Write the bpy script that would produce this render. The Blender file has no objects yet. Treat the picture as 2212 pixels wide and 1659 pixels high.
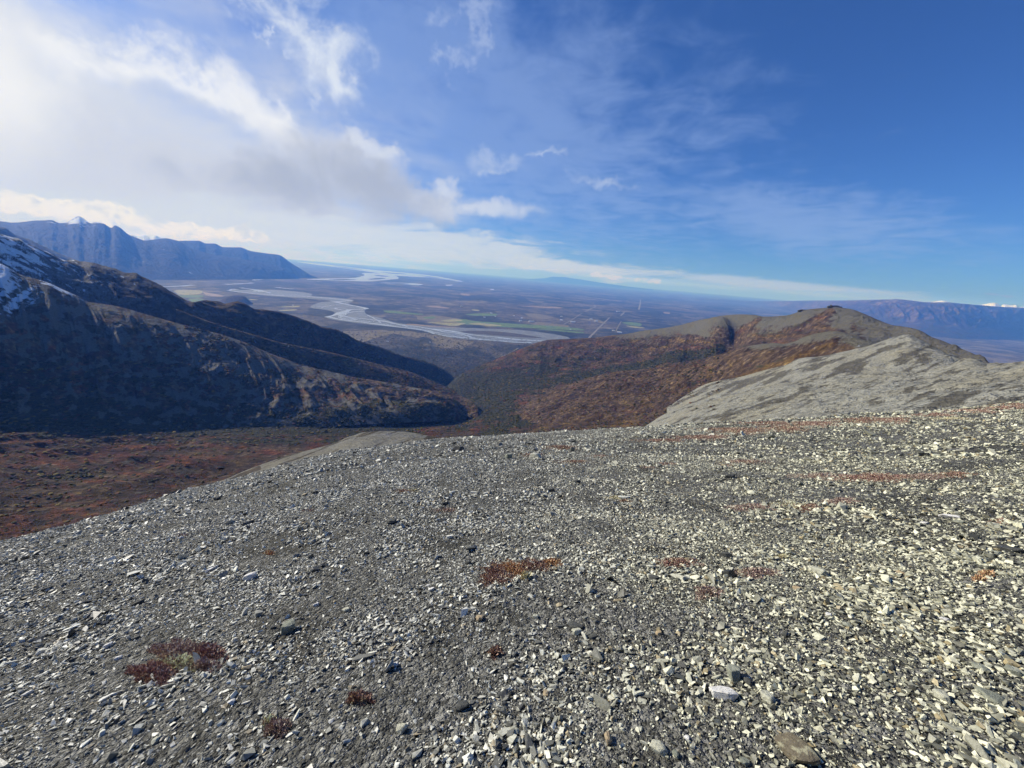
import bpy, math, random
import numpy as np
from mathutils import Vector, Matrix

scene = bpy.context.scene
C = scene.collection
rng = np.random.default_rng(7)
random.seed(7)

# ---------------------------------------------------------------- camera
EYE = 1.6
FOC = 833.0                       # focal length in units of a 2212 wide picture
PITCH = math.radians(-16.0)
ROLL = math.radians(4.7)
cam_d = bpy.data.cameras.new('camera')
cam = bpy.data.objects.new('camera', cam_d)
C.objects.link(cam)
cam.location = (0, 0, EYE)
cam_d.sensor_width = 36.0
cam_d.lens = 36.0 * FOC / 2212.0
cam_d.clip_start = 0.05
cam_d.clip_end = 600000.0
# pitch about X, then roll about the view axis (scene tilts clockwise)
cam.rotation_euler = (Matrix.Rotation(math.pi / 2 + PITCH, 3, 'X') @ Matrix.Rotation(ROLL, 3, 'Z')).to_euler()
scene.camera = cam

# ---------------------------------------------------------------- light and exposure
SUN_AZ, SUN_EL = math.radians(-69.0), math.radians(27.5)
SKY_STRENGTH = 0.075
SUN_STRENGTH = 4.6
EXPOSURE = 0.3
HAZE_DENSITY = 4.7e-5
sun_dir = Vector((math.sin(SUN_AZ) * math.cos(SUN_EL), math.cos(SUN_AZ) * math.cos(SUN_EL), math.sin(SUN_EL)))
sd = bpy.data.lights.new('sun', 'SUN')
sd.energy = SUN_STRENGTH
sd.angle = math.radians(0.5)
sd.color = (1.0, 0.95, 0.87)
so = bpy.data.objects.new('sun', sd)
C.objects.link(so)
so.rotation_euler = sun_dir.to_track_quat('Z', 'Y').to_euler()

scene.render.engine = 'CYCLES'
scene.view_settings.view_transform = 'Standard'
scene.view_settings.look = 'None'
scene.view_settings.gamma = 1.0
scene.view_settings.exposure = EXPOSURE
scene.view_settings.use_curve_mapping = False
scene.cycles.use_denoising = True
scene.cycles.max_bounces = 3
scene.cycles.use_adaptive_sampling = True
scene.cycles.adaptive_threshold = 0.03
scene.cycles.diffuse_bounces = 1
scene.cycles.glossy_bounces = 2
scene.cycles.transmission_bounces = 2
scene.cycles.volume_bounces = 1
scene.cycles.sample_clamp_indirect = 4.0
scene.cycles.volume_step_rate = 1.0


# ---------------------------------------------------------------- directions
def ray(px, py):
    """unit-less view ray through a point of the 2212 x 1659 picture plane"""
    x = np.asarray(px, float) - 1106.0
    y = 829.5 - np.asarray(py, float)
    X = x * math.cos(ROLL) - y * math.sin(ROLL)
    Y = x * math.sin(ROLL) + y * math.cos(ROLL)
    return X, FOC * math.cos(PITCH) - Y * math.sin(PITCH), FOC * math.sin(PITCH) + Y * math.cos(PITCH)


def azel(px, py):
    a, b, c = ray(px, py)
    return np.arctan2(a, b), np.arctan2(c, np.hypot(a, b))


def at(px, py, dist):
    a, b, c = ray(px, py)
    k = dist / np.hypot(a, b)
    return np.stack([a * k, b * k, c * k + EYE], -1)


def to_px(p):
    """picture position of world points (used only to place map features)"""
    q = p - np.array([0, 0, EYE])
    Zf = q[..., 1] * math.cos(PITCH) + q[..., 2] * math.sin(PITCH)
    Y = (-q[..., 1] * math.sin(PITCH) + q[..., 2] * math.cos(PITCH)) / Zf * FOC
    X = q[..., 0] / Zf * FOC
    x = X * math.cos(ROLL) + Y * math.sin(ROLL)
    y = -X * math.sin(ROLL) + Y * math.cos(ROLL)
    return 1106.0 + x, 829.5 - y


# ---------------------------------------------------------------- shader helper
class NT:
    def __init__(self, tree):
        self.t = tree
        self.l = tree.links

    def n(self, kind, **kw):
        nd = self.t.nodes.new(kind)
        for k, v in kw.items():
            setattr(nd, k, v)
        return nd

    def put(self, sock, v):
        if isinstance(v, bpy.types.NodeSocket):
            self.l.new(v, sock)
        elif v is not None:
            if sock.type == 'RGBA' and len(v) == 3:
                v = (*v, 1.0)
            sock.default_value = v

    def m(self, op, a, b=None, c=None, clamp=False):
        nd = self.n('ShaderNodeMath', operation=op, use_clamp=clamp)
        self.put(nd.inputs[0], a)
        if b is not None:
            self.put(nd.inputs[1], b)
        if c is not None:
            self.put(nd.inputs[2], c)
        return nd.outputs[0]

    def vm(self, op, a, b=None):
        nd = self.n('ShaderNodeVectorMath', operation=op)
        self.put(nd.inputs[0], a)
        if b is not None:
            self.put(nd.inputs[1], b)
        return nd.outputs[0]

    def mix(self, f, a, b, mode='MIX'):
        nd = self.n('ShaderNodeMix', data_type='RGBA', blend_type=mode)
        self.put(nd.inputs[0], f)
        self.put(nd.inputs[6], a)
        self.put(nd.inputs[7], b)
        return nd.outputs[2]

    def noise(self, vec, scale, detail=4.0, rough=0.55, dist=0.0, out='Fac'):
        nd = self.n('ShaderNodeTexNoise')
        self.put(nd.inputs['Vector'], vec)
        nd.inputs['Scale'].default_value = scale
        nd.inputs['Detail'].default_value = detail
        nd.inputs['Roughness'].default_value = rough
        nd.inputs['Distortion'].default_value = dist
        return nd.outputs[out]

    def voro(self, vec, scale, feature='F1', out='Distance', rand=1.0):
        nd = self.n('ShaderNodeTexVoronoi', feature=feature)
        self.put(nd.inputs['Vector'], vec)
        nd.inputs['Scale'].default_value = scale
        nd.inputs['Randomness'].default_value = rand
        return nd.outputs[out]

    def step(self, v, lo, hi, a=0.0, b=1.0):
        nd = self.n('ShaderNodeMapRange', interpolation_type='SMOOTHSTEP')
        self.put(nd.inputs['Value'], v)
        nd.inputs['From Min'].default_value = lo
        nd.inputs['From Max'].default_value = hi
        nd.inputs['To Min'].default_value = a
        nd.inputs['To Max'].default_value = b
        return nd.outputs[0]

    def ramp(self, v, stops):
        nd = self.n('ShaderNodeValToRGB')
        self.put(nd.inputs[0], v)
        e = nd.color_ramp.elements
        while len(e) < len(stops):
            e.new(0.5)
        for q, (p, c) in zip(e, stops):
            q.position = p
            q.color = (*c, 1.0)
        return nd.outputs[0]

    def bump(self, h, strength, dist, nrm=None):
        nd = self.n('ShaderNodeBump')
        nd.inputs['Strength'].default_value = strength
        nd.inputs['Distance'].default_value = dist
        self.put(nd.inputs['Height'], h)
        if nrm is not None:
            self.put(nd.inputs['Normal'], nrm)
        return nd.outputs[0]


def new_mat(name):
    m = bpy.data.materials.new(name)
    m.use_nodes = True
    nt = NT(m.node_tree)
    b = m.node_tree.nodes['Principled BSDF']
    b.inputs['Specular IOR Level'].default_value = 0.2
    b.inputs['Roughness'].default_value = 0.9
    return m, nt, b


# ---------------------------------------------------------------- sky with clouds
world = bpy.data.worlds.new('World')
scene.world = world
world.use_nodes = True
wt = world.node_tree
wt.nodes.clear()
w = NT(wt)
sky = w.n('ShaderNodeTexSky', sky_type='NISHITA', sun_disc=False)
sky.sun_elevation = SUN_EL
sky.sun_rotation = SUN_AZ          # clockwise from +Y seen from above
sky.altitude = 1000.0
sky.air_density = 1.0
sky.dust_density = 1.0
sky.ozone_density = 2.5
tc = w.n('ShaderNodeTexCoord').outputs['Generated']
sep = w.n('ShaderNodeSeparateXYZ')
w.put(sep.inputs[0], tc)
dx, dy, dz = sep.outputs
az = w.m('ARCTAN2', dx, dy)
el = w.m('ARCSINE', dz)
# cloud layer coordinates: flatten the sphere onto a plane at cloud height so clouds foreshorten towards the horizon
zz = w.m('MAXIMUM', w.m('ADD', dz, 0.10), 0.03)
cmb = w.n('ShaderNodeCombineXYZ')
w.put(cmb.inputs[0], w.m('DIVIDE', dx, zz))
w.put(cmb.inputs[1], w.m('DIVIDE', dy, zz))
plane = cmb.outputs[0]
wn = w.n('ShaderNodeSeparateColor')
w.put(wn.inputs[0], w.noise(tc, 4.5, 6.0, 0.6, 0.0, out='Color'))
wf = w.n('ShaderNodeSeparateColor')
w.put(wf.inputs[0], w.noise(tc, 19.0, 5.0, 0.65, 0.0, out='Color'))
low_fade = w.step(el, 0.02, 0.30, 0.06, 1.0)        # shapes near the horizon are far away and drift less
az = w.m('ADD', az, w.m('MULTIPLY', low_fade, w.m('ADD', w.m('MULTIPLY', w.m('SUBTRACT', wn.outputs[0], 0.5), 0.34), w.m('MULTIPLY', w.m('SUBTRACT', wf.outputs[0], 0.5), 0.12))))
el = w.m('ADD', el, w.m('MULTIPLY', low_fade, w.m('ADD', w.m('MULTIPLY', w.m('SUBTRACT', wn.outputs[1], 0.5), 0.20), w.m('MULTIPLY', w.m('SUBTRACT', wf.outputs[1], 0.5), 0.09))))
n_big = w.noise(plane, 1.3, 5.0, 0.55, 0.3)
n_mid = w.noise(plane, 3.5, 6.0, 0.6, 0.5)
n_fine = w.noise(tc, 9.0, 7.0, 0.62, 0.6)
n_puff = w.noise(tc, 26.0, 6.0, 0.6, 0.2)
cs = w.n('ShaderNodeCombineXYZ')
w.put(cs.inputs[0], w.m('MULTIPLY', az, 1.0))
w.put(cs.inputs[1], w.m('MULTIPLY', el, 5.0))
n_streak = w.noise(cs.outputs[0], 7.0, 6.0, 0.6, 0.6)


def blob(cx, cy, rx, ry, ang=0.0):
    """falloff of a tilted ellipse on the sky: 1 in the middle, 0 at its rim, negative outside"""
    a = math.radians(ang)
    c0 = np.array(azel(cx, cy))
    u = np.array(azel(cx + rx * math.cos(a), cy + rx * math.sin(a))) - c0
    v = np.array(azel(cx - ry * math.sin(a), cy + ry * math.cos(a))) - c0
    Mi = np.linalg.inv(np.array([u, v]).T)
    da = w.m('SUBTRACT', az, float(c0[0]))
    de = w.m('SUBTRACT', el, float(c0[1]))
    p = w.m('ADD', w.m('MULTIPLY', da, float(Mi[0, 0])), w.m('MULTIPLY', de, float(Mi[0, 1])))
    q = w.m('ADD', w.m('MULTIPLY', da, float(Mi[1, 0])), w.m('MULTIPLY', de, float(Mi[1, 1])))
    r = w.m('SQRT', w.m('ADD', w.m('MULTIPLY', p, p), w.m('MULTIPLY', q, q)))
    return w.m('SUBTRACT', 1.0, r)


def union(blobs):
    v = blobs[0]
    for b_ in blobs[1:]:
        nd = w.n('ShaderNodeMath', operation='SMOOTH_MAX')
        w.put(nd.inputs[0], v)
        w.put(nd.inputs[1], b_)
        nd.inputs[2].default_value = 0.15
        v = nd.outputs[0]
    return v


def rough_edge(b_, noise, amt):
    return w.m('ADD', b_, w.m('MULTIPLY', w.m('SUBTRACT', noise, 0.5), amt * 2.6))


skyc = w.mix(1.0, sky.outputs[0], (0.40, 0.72, 1.30), 'MULTIPLY')
col = skyc


def lay(col, mask, rgb, alpha=1.0):
    return w.mix(w.m('MULTIPLY', mask, alpha), col, rgb)


K = 1.0 / (SKY_STRENGTH * 2 ** EXPOSURE)                      # cloud radiance is given in display units and divided by the strength


def disp(r, g, b):
    return tuple(((v / 255.0) ** 2.2) * K for v in (r, g, b))


# broad veil round the sun side, thin haze over the middle of the sky
veil = w.step(rough_edge(union([blob(40, 330, 980, 560, 12), blob(-700, 300, 1100, 900, 0)]), n_big, 0.5), -0.15, 0.75)
col = lay(col, veil, disp(210, 217, 231), 0.96)
thin = w.step(rough_edge(union([blob(1080, 300, 640, 320, 12), blob(900, 120, 500, 300, 20), blob(1700, 470, 560, 90, 6)]), n_mid, 0.6), -0.1, 0.9)
col = lay(col, thin, disp(146, 174, 226), 0.55)
# bright arm of cloud from the upper left down to the right
arm = w.step(rough_edge(union([blob(230, 130, 190, 60, 12), blob(420, 180, 240, 60, 20), blob(560, 250, 180, 60, 38)]), n_fine, 0.7), -0.1, 0.95)
col = lay(col, arm, disp(240, 243, 249), 0.9)
arm2 = w.step(rough_edge(union([blob(600, 40, 210, 95, 22), blob(700, 130, 105, 70, 60), blob(480, 20, 120, 30, 30)]), n_fine, 1.0), -0.15, 0.95)
col = lay(col, arm2, disp(228, 236, 247), 0.85)
# grey body in the middle left with a bright upper rim
body = w.step(rough_edge(union([blob(420, 400, 560, 150, 8), blob(760, 370, 180, 110, 35), blob(900, 440, 160, 45, 12)]), n_fine, 0.5), -0.05, 0.7)
col = lay(col, body, disp(206, 212, 226), 0.8)
dark = w.step(rough_edge(union([blob(800, 405, 240, 85, 28), blob(620, 400, 260, 80, 8)]), n_fine, 0.6), 0.0, 1.0)
col = lay(col, dark, disp(164, 173, 192), 0.75)
glow = w.step(union([blob(-120, 170, 420, 330, 0)]), 0.0, 1.0)
col = lay(col, glow, disp(246, 247, 248), 0.85)
tail = w.step(rough_edge(union([blob(1060, 460, 130, 24, 4), blob(950, 405, 55, 22, 15), blob(800, 300, 80, 26, 35)]), n_fine, 0.8), -0.05, 0.95)
col = lay(col, tail, disp(214, 222, 238), 0.75)
# small separate clouds
small = w.step(rough_edge(union([blob(1085, 345, 48, 28, 10), blob(1170, 330, 62, 12, -6), blob(1300, 378, 85, 18, 0), blob(1085, 362, 40, 16, 0)]), n_fine, 0.9), -0.05, 1.3)
col = lay(col, small, disp(192, 206, 233), 0.62)
wisp = w.step(rough_edge(union([blob(1010, 10, 80, 40, 15), blob(950, 120, 60, 38, 30), blob(1010, 60, 40, 60, 0)]), n_puff, 1.5), 0.0, 1.0)
col = lay(col, wisp, disp(180, 196, 230), 0.45)
# low layered band along the horizon
low = w.step(rough_edge(union([blob(300, 470, 620, 60, 3), blob(850, 520, 460, 42, 5), blob(1200, 575, 330, 22, 5)]), n_streak, 0.75), 0.0, 0.5)
col = lay(col, low, disp(210, 220, 232), 0.8)
low2 = w.step(rough_edge(blob(1640, 612, 480, 17, 5), n_streak, 0.6), 0.0, 0.7)
col = lay(col, low2, disp(205, 218, 236), 0.55)
lowbright = w.step(rough_edge(union([blob(120, 455, 330, 34, 7), blob(420, 500, 200, 24, 5)]), n_puff, 1.0), 0.1, 0.5)
col = lay(col, lowbright, disp(246, 244, 236), 0.9)
lowdark = w.step(w.m('SUBTRACT', n_puff, 0.5), 0.03, 0.14)
col = lay(col, w.m('MULTIPLY', lowdark, w.step(union([blob(120, 465, 340, 40, 7), blob(420, 495, 240, 34, 5)]), 0.0, 0.5)), disp(184, 198, 218), 0.6)
band = w.step(rough_edge(union([blob(1420, 606, 330, 11, 5.2), blob(1800, 633, 260, 9, 3)]), n_streak, 0.25), 0.1, 0.6)
col = lay(col, band, disp(146, 180, 224), 0.9)
cumul = w.step(rough_edge(union([blob(1330, 598, 130, 7, 6)]), n_puff, 2.2), 0.25, 0.8)
col = lay(col, cumul, disp(225, 232, 240), 0.8)
lens_c = w.step(rough_edge(union([blob(2140, 634, 26, 3.2, 3), blob(2175, 638, 18, 3.0, 2)]), n_puff, 0.5), 0.0, 0.5)
col = lay(col, lens_c, disp(140, 160, 205), 0.8)
bg = w.n('ShaderNodeBackground')
w.put(bg.inputs[0], col)
bg.inputs[1].default_value = SKY_STRENGTH
wo = w.n('ShaderNodeOutputWorld')
w.l.new(bg.outputs[0], wo.inputs[0])
world.cycles.sampling_method = 'MANUAL'
world.cycles.sample_map_resolution = 256


# ---------------------------------------------------------------- numeric noise
def _hash(ix, iy, seed):
    h = (ix.astype(np.int64) * 374761393 + iy.astype(np.int64) * 668265263 + seed * 1442695041) & 0xFFFFFFFF
    h = ((h ^ (h >> 13)) * 1274126177) & 0xFFFFFFFF
    h = (h ^ (h >> 16)) & 0xFFFFFFFF
    return h


def gnoise(x, y, seed=0):
    x0 = np.floor(x)
    y0 = np.floor(y)
    fx, fy = x - x0, y - y0
    u = fx * fx * fx * (fx * (fx * 6 - 15) + 10)
    v = fy * fy * fy * (fy * (fy * 6 - 15) + 10)

    def g(ix, iy, ox, oy):
        a = _hash(ix, iy, seed) * (2 * math.pi / 4294967296.0)
        return np.cos(a) * ox + np.sin(a) * oy
    a = g(x0, y0, fx, fy)
    b = g(x0 + 1, y0, fx - 1, fy)
    c = g(x0, y0 + 1, fx, fy - 1)
    d = g(x0 + 1, y0 + 1, fx - 1, fy - 1)
    return (a + (b - a) * u) * (1 - v) + (c + (d - c) * u) * v


def fbm(x, y, octv=5, seed=0, gain=0.5, ridged=False):
    s, amp, f = 0.0, 1.0, 1.0
    for i in range(octv):
        n = gnoise(x * f + 13.7 * i, y * f - 7.3 * i, seed + i)
        if ridged:
            n = 0.5 - np.abs(n) * 2
        s = s + n * amp
        amp *= gain
        f *= 2.03
    return s


def sstep(a, b, x):
    t = np.clip((x - a) / (b - a), 0, 1)
    return t * t * (3 - 2 * t)


def pchip(x, y, xq):
    x = np.asarray(x, float)
    y = np.asarray(y, float)
    h = np.diff(x)
    d = np.diff(y) / h
    m = np.zeros_like(y)
    m[0], m[-1] = d[0], d[-1]
    for i in range(1, len(x) - 1):
        if d[i - 1] * d[i] > 0:
            w1, w2 = 2 * h[i] + h[i - 1], h[i] + 2 * h[i - 1]
            m[i] = (w1 + w2) / (w1 / d[i - 1] + w2 / d[i])
    k = np.clip(np.searchsorted(x, xq) - 1, 0, len(x) - 2)
    t = (xq - x[k]) / h[k]
    t2, t3 = t * t, t * t * t
    return ((2 * t3 - 3 * t2 + 1) * y[k] + (t3 - 2 * t2 + t) * h[k] * m[k] + (-2 * t3 + 3 * t2) * y[k + 1] + (t3 - t2) * h[k] * m[k + 1])


# ---------------------------------------------------------------- mesh helpers
def mesh_obj(name, verts, faces, mat, smooth=True, kind=None, parent=None, attrs=None):
    me = bpy.data.meshes.new(name)
    verts = np.asarray(verts, np.float32)
    faces = np.asarray(faces, np.int32)
    nv, nf, k = len(verts), len(faces), faces.shape[1]
    me.vertices.add(nv)
    me.vertices.foreach_set('co', verts.ravel())
    me.loops.add(nf * k)
    me.loops.foreach_set('vertex_index', faces.ravel())
    me.polygons.add(nf)
    me.polygons.foreach_set('loop_start', np.arange(0, nf * k, k, dtype=np.int32))
    me.polygons.foreach_set('use_smooth', np.full(nf, smooth, bool))
    me.update(calc_edges=True)
    for an, av in (attrs or {}).items():
        av = np.asarray(av, np.float32)
        if av.ndim == 1:
            at_ = me.attributes.new(an, 'FLOAT', 'POINT')
            at_.data.foreach_set('value', av)
        else:
            at_ = me.attributes.new(an, 'FLOAT_COLOR', 'POINT')
            if av.shape[1] == 3:
                av = np.concatenate([av, np.ones((len(av), 1), np.float32)], 1)
            at_.data.foreach_set('color', av.ravel())
    if mat:
        me.materials.append(mat)
    o = bpy.data.objects.new(name, me)
    C.objects.link(o)
    if kind:
        o['kind'] = kind
    if parent:
        o.parent = parent
    return o


def tag(o, label=None, cat=None, group=None, kind=None):
    if label:
        o['label'] = label
    if cat:
        o['category'] = cat
    if group:
        o['group'] = group
    if kind:
        o['kind'] = kind
    return o


def grid_faces(nv, nu):
    i = np.arange(nv - 1)[:, None] * nu + np.arange(nu - 1)[None, :]
    i = i.ravel()
    return np.stack([i, i + 1, i + nu + 1, i + nu], 1)


def row(pts, nu, x0, x1):
    p = np.array(pts, float)
    xs = np.linspace(x0, x1, nu)
    xc = np.clip(xs, p[0, 0], p[-1, 0])
    py = pchip(p[:, 0], p[:, 1], xc)
    # go on along the end slopes outside the traced part
    s0 = (p[1, 1] - p[0, 1]) / (p[1, 0] - p[0, 0])
    s1 = (p[-1, 1] - p[-2, 1]) / (p[-1, 0] - p[-2, 0])
    py = py + np.where(xs < p[0, 0], (xs - p[0, 0]) * s0, 0) + np.where(xs > p[-1, 0], (xs - p[-1, 0]) * s1, 0)
    dd = np.exp(pchip(p[:, 0], np.log(p[:, 2]), xc))
    return at(xs, py, dd)


def loft(rows, nu, segs, x0, x1):
    """rows: near to far. returns points (nv, nu, 3) and the row parameter"""
    R_ = [row(r, nu, x0, x1) if not isinstance(r, np.ndarray) else r for r in rows]
    # keep terrain a height field seen from here: interpolate in azimuth-aligned columns
    out, par = [], []
    n = len(R_)
    for i in range(n - 1):
        p1, p2 = R_[i], R_[i + 1]
        p0 = R_[i - 1] if i > 0 else 2 * p1 - p2
        p3 = R_[i + 2] if i + 2 < n else 2 * p2 - p1
        d01 = np.linalg.norm(p1 - p0, axis=-1, keepdims=True) ** .5 + 1e-6
        d12 = np.linalg.norm(p2 - p1, axis=-1, keepdims=True) ** .5 + 1e-6
        d23 = np.linalg.norm(p3 - p2, axis=-1, keepdims=True) ** .5 + 1e-6
        m1 = (p2 - p1) + d12 * ((p1 - p0) / d01 - (p2 - p0) / (d01 + d12))
        m2 = (p2 - p1) + d12 * ((p3 - p2) / d23 - (p3 - p1) / (d12 + d23))
        m1 = m1 * 0.75 + (p2 - p1) * 0.25
        m2 = m2 * 0.75 + (p2 - p1) * 0.25
        k = segs[i]
        for j in range(k + (1 if i == n - 2 else 0)):
            t = j / k
            t2, t3 = t * t, t * t * t
            out.append((2 * t3 - 3 * t2 + 1) * p1 + (t3 - 2 * t2 + t) * m1 + (-2 * t3 + 3 * t2) * p2 + (t3 - t2) * m2)
            par.append(i + t)
    return np.array(out), np.array(par)


def behind(crest, x0, x1, nu, back, drop):
    p = row(crest, nu, x0, x1)
    r = np.hypot(p[:, 0], p[:, 1])
    q = p.copy()
    q[:, :2] *= ((r + back) / r)[:, None]
    q[:, 2] -= drop
    return q


ALL = {}


def line_dist(px, py, pts):
    best = np.full(px.shape, 1e9)
    tt = np.zeros(px.shape)
    pts = np.array(pts, float)
    n = len(pts) - 1
    for i in range(n):
        a, b = pts[i], pts[i + 1]
        d = b - a
        t = np.clip(((px - a[0]) * d[0] + (py - a[1]) * d[1]) / (d @ d), 0, 1)
        q = np.hypot(px - a[0] - t * d[0], py - a[1] - t * d[1])
        m = q < best
        best = np.where(m, q, best)
        tt = np.where(m, (i + t) / n, tt)
    return best, tt


def gauss(px, py, cx, cy, rx, ry, ang=0.0):
    a = math.radians(ang)
    u = ((px - cx) * math.cos(a) + (py - cy) * math.sin(a)) / rx
    v = (-(px - cx) * math.sin(a) + (py - cy) * math.cos(a)) / ry
    return np.exp(-(u * u + v * v))


# ---------------------------------------------------------------- materials of the land
def attr(nt, name, kind='GEOMETRY', out='Color'):
    nd = nt.n('ShaderNodeAttribute', attribute_name=name, attribute_type=kind)
    return nd.outputs[out]


def land_material(name, cell, scree=(0.30, 0.295, 0.27), k=1.0, under=None):
    """tundra / scree / snow / brush, weighted by the land's own cover map; cell = size in metres of the finest grain"""
    m, nt, b = new_mat(name)
    pos = nt.n('ShaderNodeNewGeometry').outputs['Position']
    c = attr(nt, 'cover')
    s = nt.n('ShaderNodeSeparateColor')
    nt.put(s.inputs[0], c)
    gravel, snow, brush = s.outputs
    warm = attr(nt, 'cover', out='Alpha')
    f0 = 1.0 / cell
    n1 = nt.noise(pos, f0 * 0.04, 4, 0.6, 0.4)
    n2 = nt.noise(pos, f0 * 0.22, 5, 0.65, 0.3)
    n3 = nt.noise(pos, f0, 4, 0.7)
    tun = nt.ramp(n2, [(0.30, (0.020 * k, 0.017 * k, 0.010 * k)), (0.45, (0.048 * k, 0.031 * k, 0.021 * k)), (0.55, (0.078 * k, 0.053 * k, 0.035 * k)),
                       (0.68, (0.165 * k, 0.122 * k, 0.072 * k))])
    tun2 = nt.ramp(n1, [(0.36, (0.55, 0.50, 0.48)), (0.5, (1.0, 0.97, 0.93)), (0.64, (1.4, 1.38, 1.2))])
    tun = nt.mix(1.0, tun, tun2, 'MULTIPLY')
    red = nt.mix(1.0, tun, (1.40, 0.72, 0.52), 'MULTIPLY')
    gold = nt.mix(1.0, tun, (1.55, 1.45, 0.85), 'MULTIPLY')
    tun = nt.mix(nt.step(warm, 0.55, 1.0), tun, gold)
    tun = nt.mix(nt.step(warm, 0.45, 0.0), tun, red)
    if under:
        tun = nt.mix(0.8, tun, nt.ramp(n3, [(0.3, tuple(v * 0.6 for v in under)), (0.7, tuple(v * 1.4 for v in under))]))
    br = nt.ramp(n3, [(0.35, (0.018, 0.019, 0.008)), (0.55, (0.055, 0.052, 0.022)), (0.72, (0.125, 0.105, 0.042))])
    edge = nt.m('MULTIPLY', nt.m('SUBTRACT', n2, 0.5), 1.3)
    bm_ = nt.step(nt.m('ADD', brush, edge), 0.4, 0.6)
    base = nt.mix(bm_, tun, br)
    grc = nt.ramp(n3, [(0.3, tuple(v * 0.55 for v in scree)), (0.5, scree), (0.7, tuple(v * 1.3 for v in scree))])
    grc = nt.mix(nt.step(n1, 0.4, 0.7), grc, nt.mix(1.0, grc, (1.0, 0.95, 0.84), 'MULTIPLY'))
    gm = nt.step(nt.m('ADD', gravel, nt.m('MULTIPLY', edge, 0.8)), 0.36, 0.64)
    base = nt.mix(gm, base, grc)
    sm = nt.step(nt.m('ADD', snow, nt.m('MULTIPLY', nt.m('SUBTRACT', n2, 0.5), 2.2)), 0.38, 0.62)
    base = nt.mix(sm, base, (0.72, 0.75, 0.80))
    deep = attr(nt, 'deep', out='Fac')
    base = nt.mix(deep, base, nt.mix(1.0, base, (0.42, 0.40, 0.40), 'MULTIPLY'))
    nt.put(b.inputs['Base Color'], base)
    h = nt.m('ADD', nt.m('MULTIPLY', n2, 3.0), n3)
    h = nt.m('MULTIPLY', h, nt.m('SUBTRACT', 1.0, nt.m('MULTIPLY', sm, 0.8)))
    nt.put(b.inputs['Normal'], nt.bump(h, 0.8, cell * 1.4))
    b.inputs['Specular IOR Level'].default_value = 0.1
    return m


def terrain(name, P, par, mat, cover, deep=None, kind='structure'):
    nv, nu = P.shape[:2]
    V = P.reshape(-1, 3)
    o = mesh_obj(name, V, grid_faces(nv, nu), mat, True, kind, attrs={'cover': cover.reshape(-1, 4), **({} if deep is None else {'deep': np.broadcast_to(deep, (nv, nu)).ravel()})})
    return o


def relief(P, scale, amount, seed, fade=None, octv=6, gain=0.5, ridged=False):
    d = fbm(P[..., 0] / scale, P[..., 1] / scale, octv, seed, gain, ridged) * amount
    if fade is not None:
        d = d * fade
    P[..., 2] += d
    return P


def gullies(P, par, seed, freq, depth, centre, width, warp=0.6):
    """ribs and gullies that run down the fall line of a face"""
    nv, nu = P.shape[:2]
    u = np.linspace(0, 1, nu)[None, :] * freq
    v = par[:, None]
    wv = fbm(u * 0.7 + v * 1.5, v * 1.2 + u * 0.3, 3, seed + 40) * warp
    g = fbm(u + wv + 0 * v, v * 0.55 + 0 * u, 5, seed, 0.55, True)
    fade = np.exp(-((v - centre) / width) ** 2)
    P[..., 2] += (g - 0.3) * depth * fade
    return P


# ---------------------------------------------------------------- foreground ground surface
fgx = np.array([-400, 0, 120, 250, 450, 560, 700, 850, 950, 1100, 1400, 1700, 2000, 2212, 2500], float)
fgy = np.array([1225, 1170, 1140, 1105, 1050, 1022, 985, 963, 950, 940, 922, 905, 888, 870, 840], float)
_fa, _fe = azel(fgx, fgy)
GX, GY = 0.231, -0.308


def fg_params(a):
    am = np.clip(a, _fa[0], _fa[-1])
    e = pchip(_fa, _fe, am)
    Rc = np.interp(a, np.radians([-70, -30, 0, 30, 60]), [20, 23, 26, 33, 42])
    ins = sstep(math.radians(92), math.radians(66), np.abs(a))
    aa = np.tan(e) + 2 * EYE / Rc
    pl = GX * np.sin(a) + GY * np.cos(a)
    return aa * ins + pl * (1 - ins), EYE / Rc ** 2 * (0.3 + 0.7 * ins), Rc, pl


def fg_z(x, y):
    r = np.hypot(x, y)
    a = np.arctan2(x, y)
    aa, bb, Rc, pl = fg_params(a)
    wgt = sstep(0.0, 7.0, r)
    s = aa * wgt + pl * (1 - wgt)
    rr = np.minimum(r, 2.0 * Rc)
    z = s * r - bb * rr * rr - (r - rr) * 2 * bb * rr * 0.6
    und = fbm(x / 5.0, y / 5.0, 3, 5) * 0.10 * sstep(0.5, 5, r) + fbm(x / 1.1, y / 1.1, 3, 9) * 0.022
    und = und + fbm(x * 0.12 + 4, y * 0.12, 2, 21) * 0.25 * sstep(4, 14, r)
    return z + und


def fg_hit(px, py):
    """where a sight line meets the foreground ground"""
    a, b, c = ray(px, py)
    h = math.hypot(a, b)
    a, b, c = a / h, b / h, c / h
    t = np.geomspace(0.5, 70, 1500)
    f = EYE + c * t - fg_z(a * t, b * t)
    i = int(np.argmax(f < 0)) if (f < 0).any() else int(np.argmin(f))
    if i > 0 and f[i] < 0:
        t0, t1 = t[i - 1], t[i]
        tt = t0 + (t1 - t0) * f[i - 1] / (f[i - 1] - f[i])
    else:
        tt = t[i]
    x, y = a * tt, b * tt
    return np.array([x, y, float(fg_z(np.array(x), np.array(y)))]), float(tt)


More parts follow.
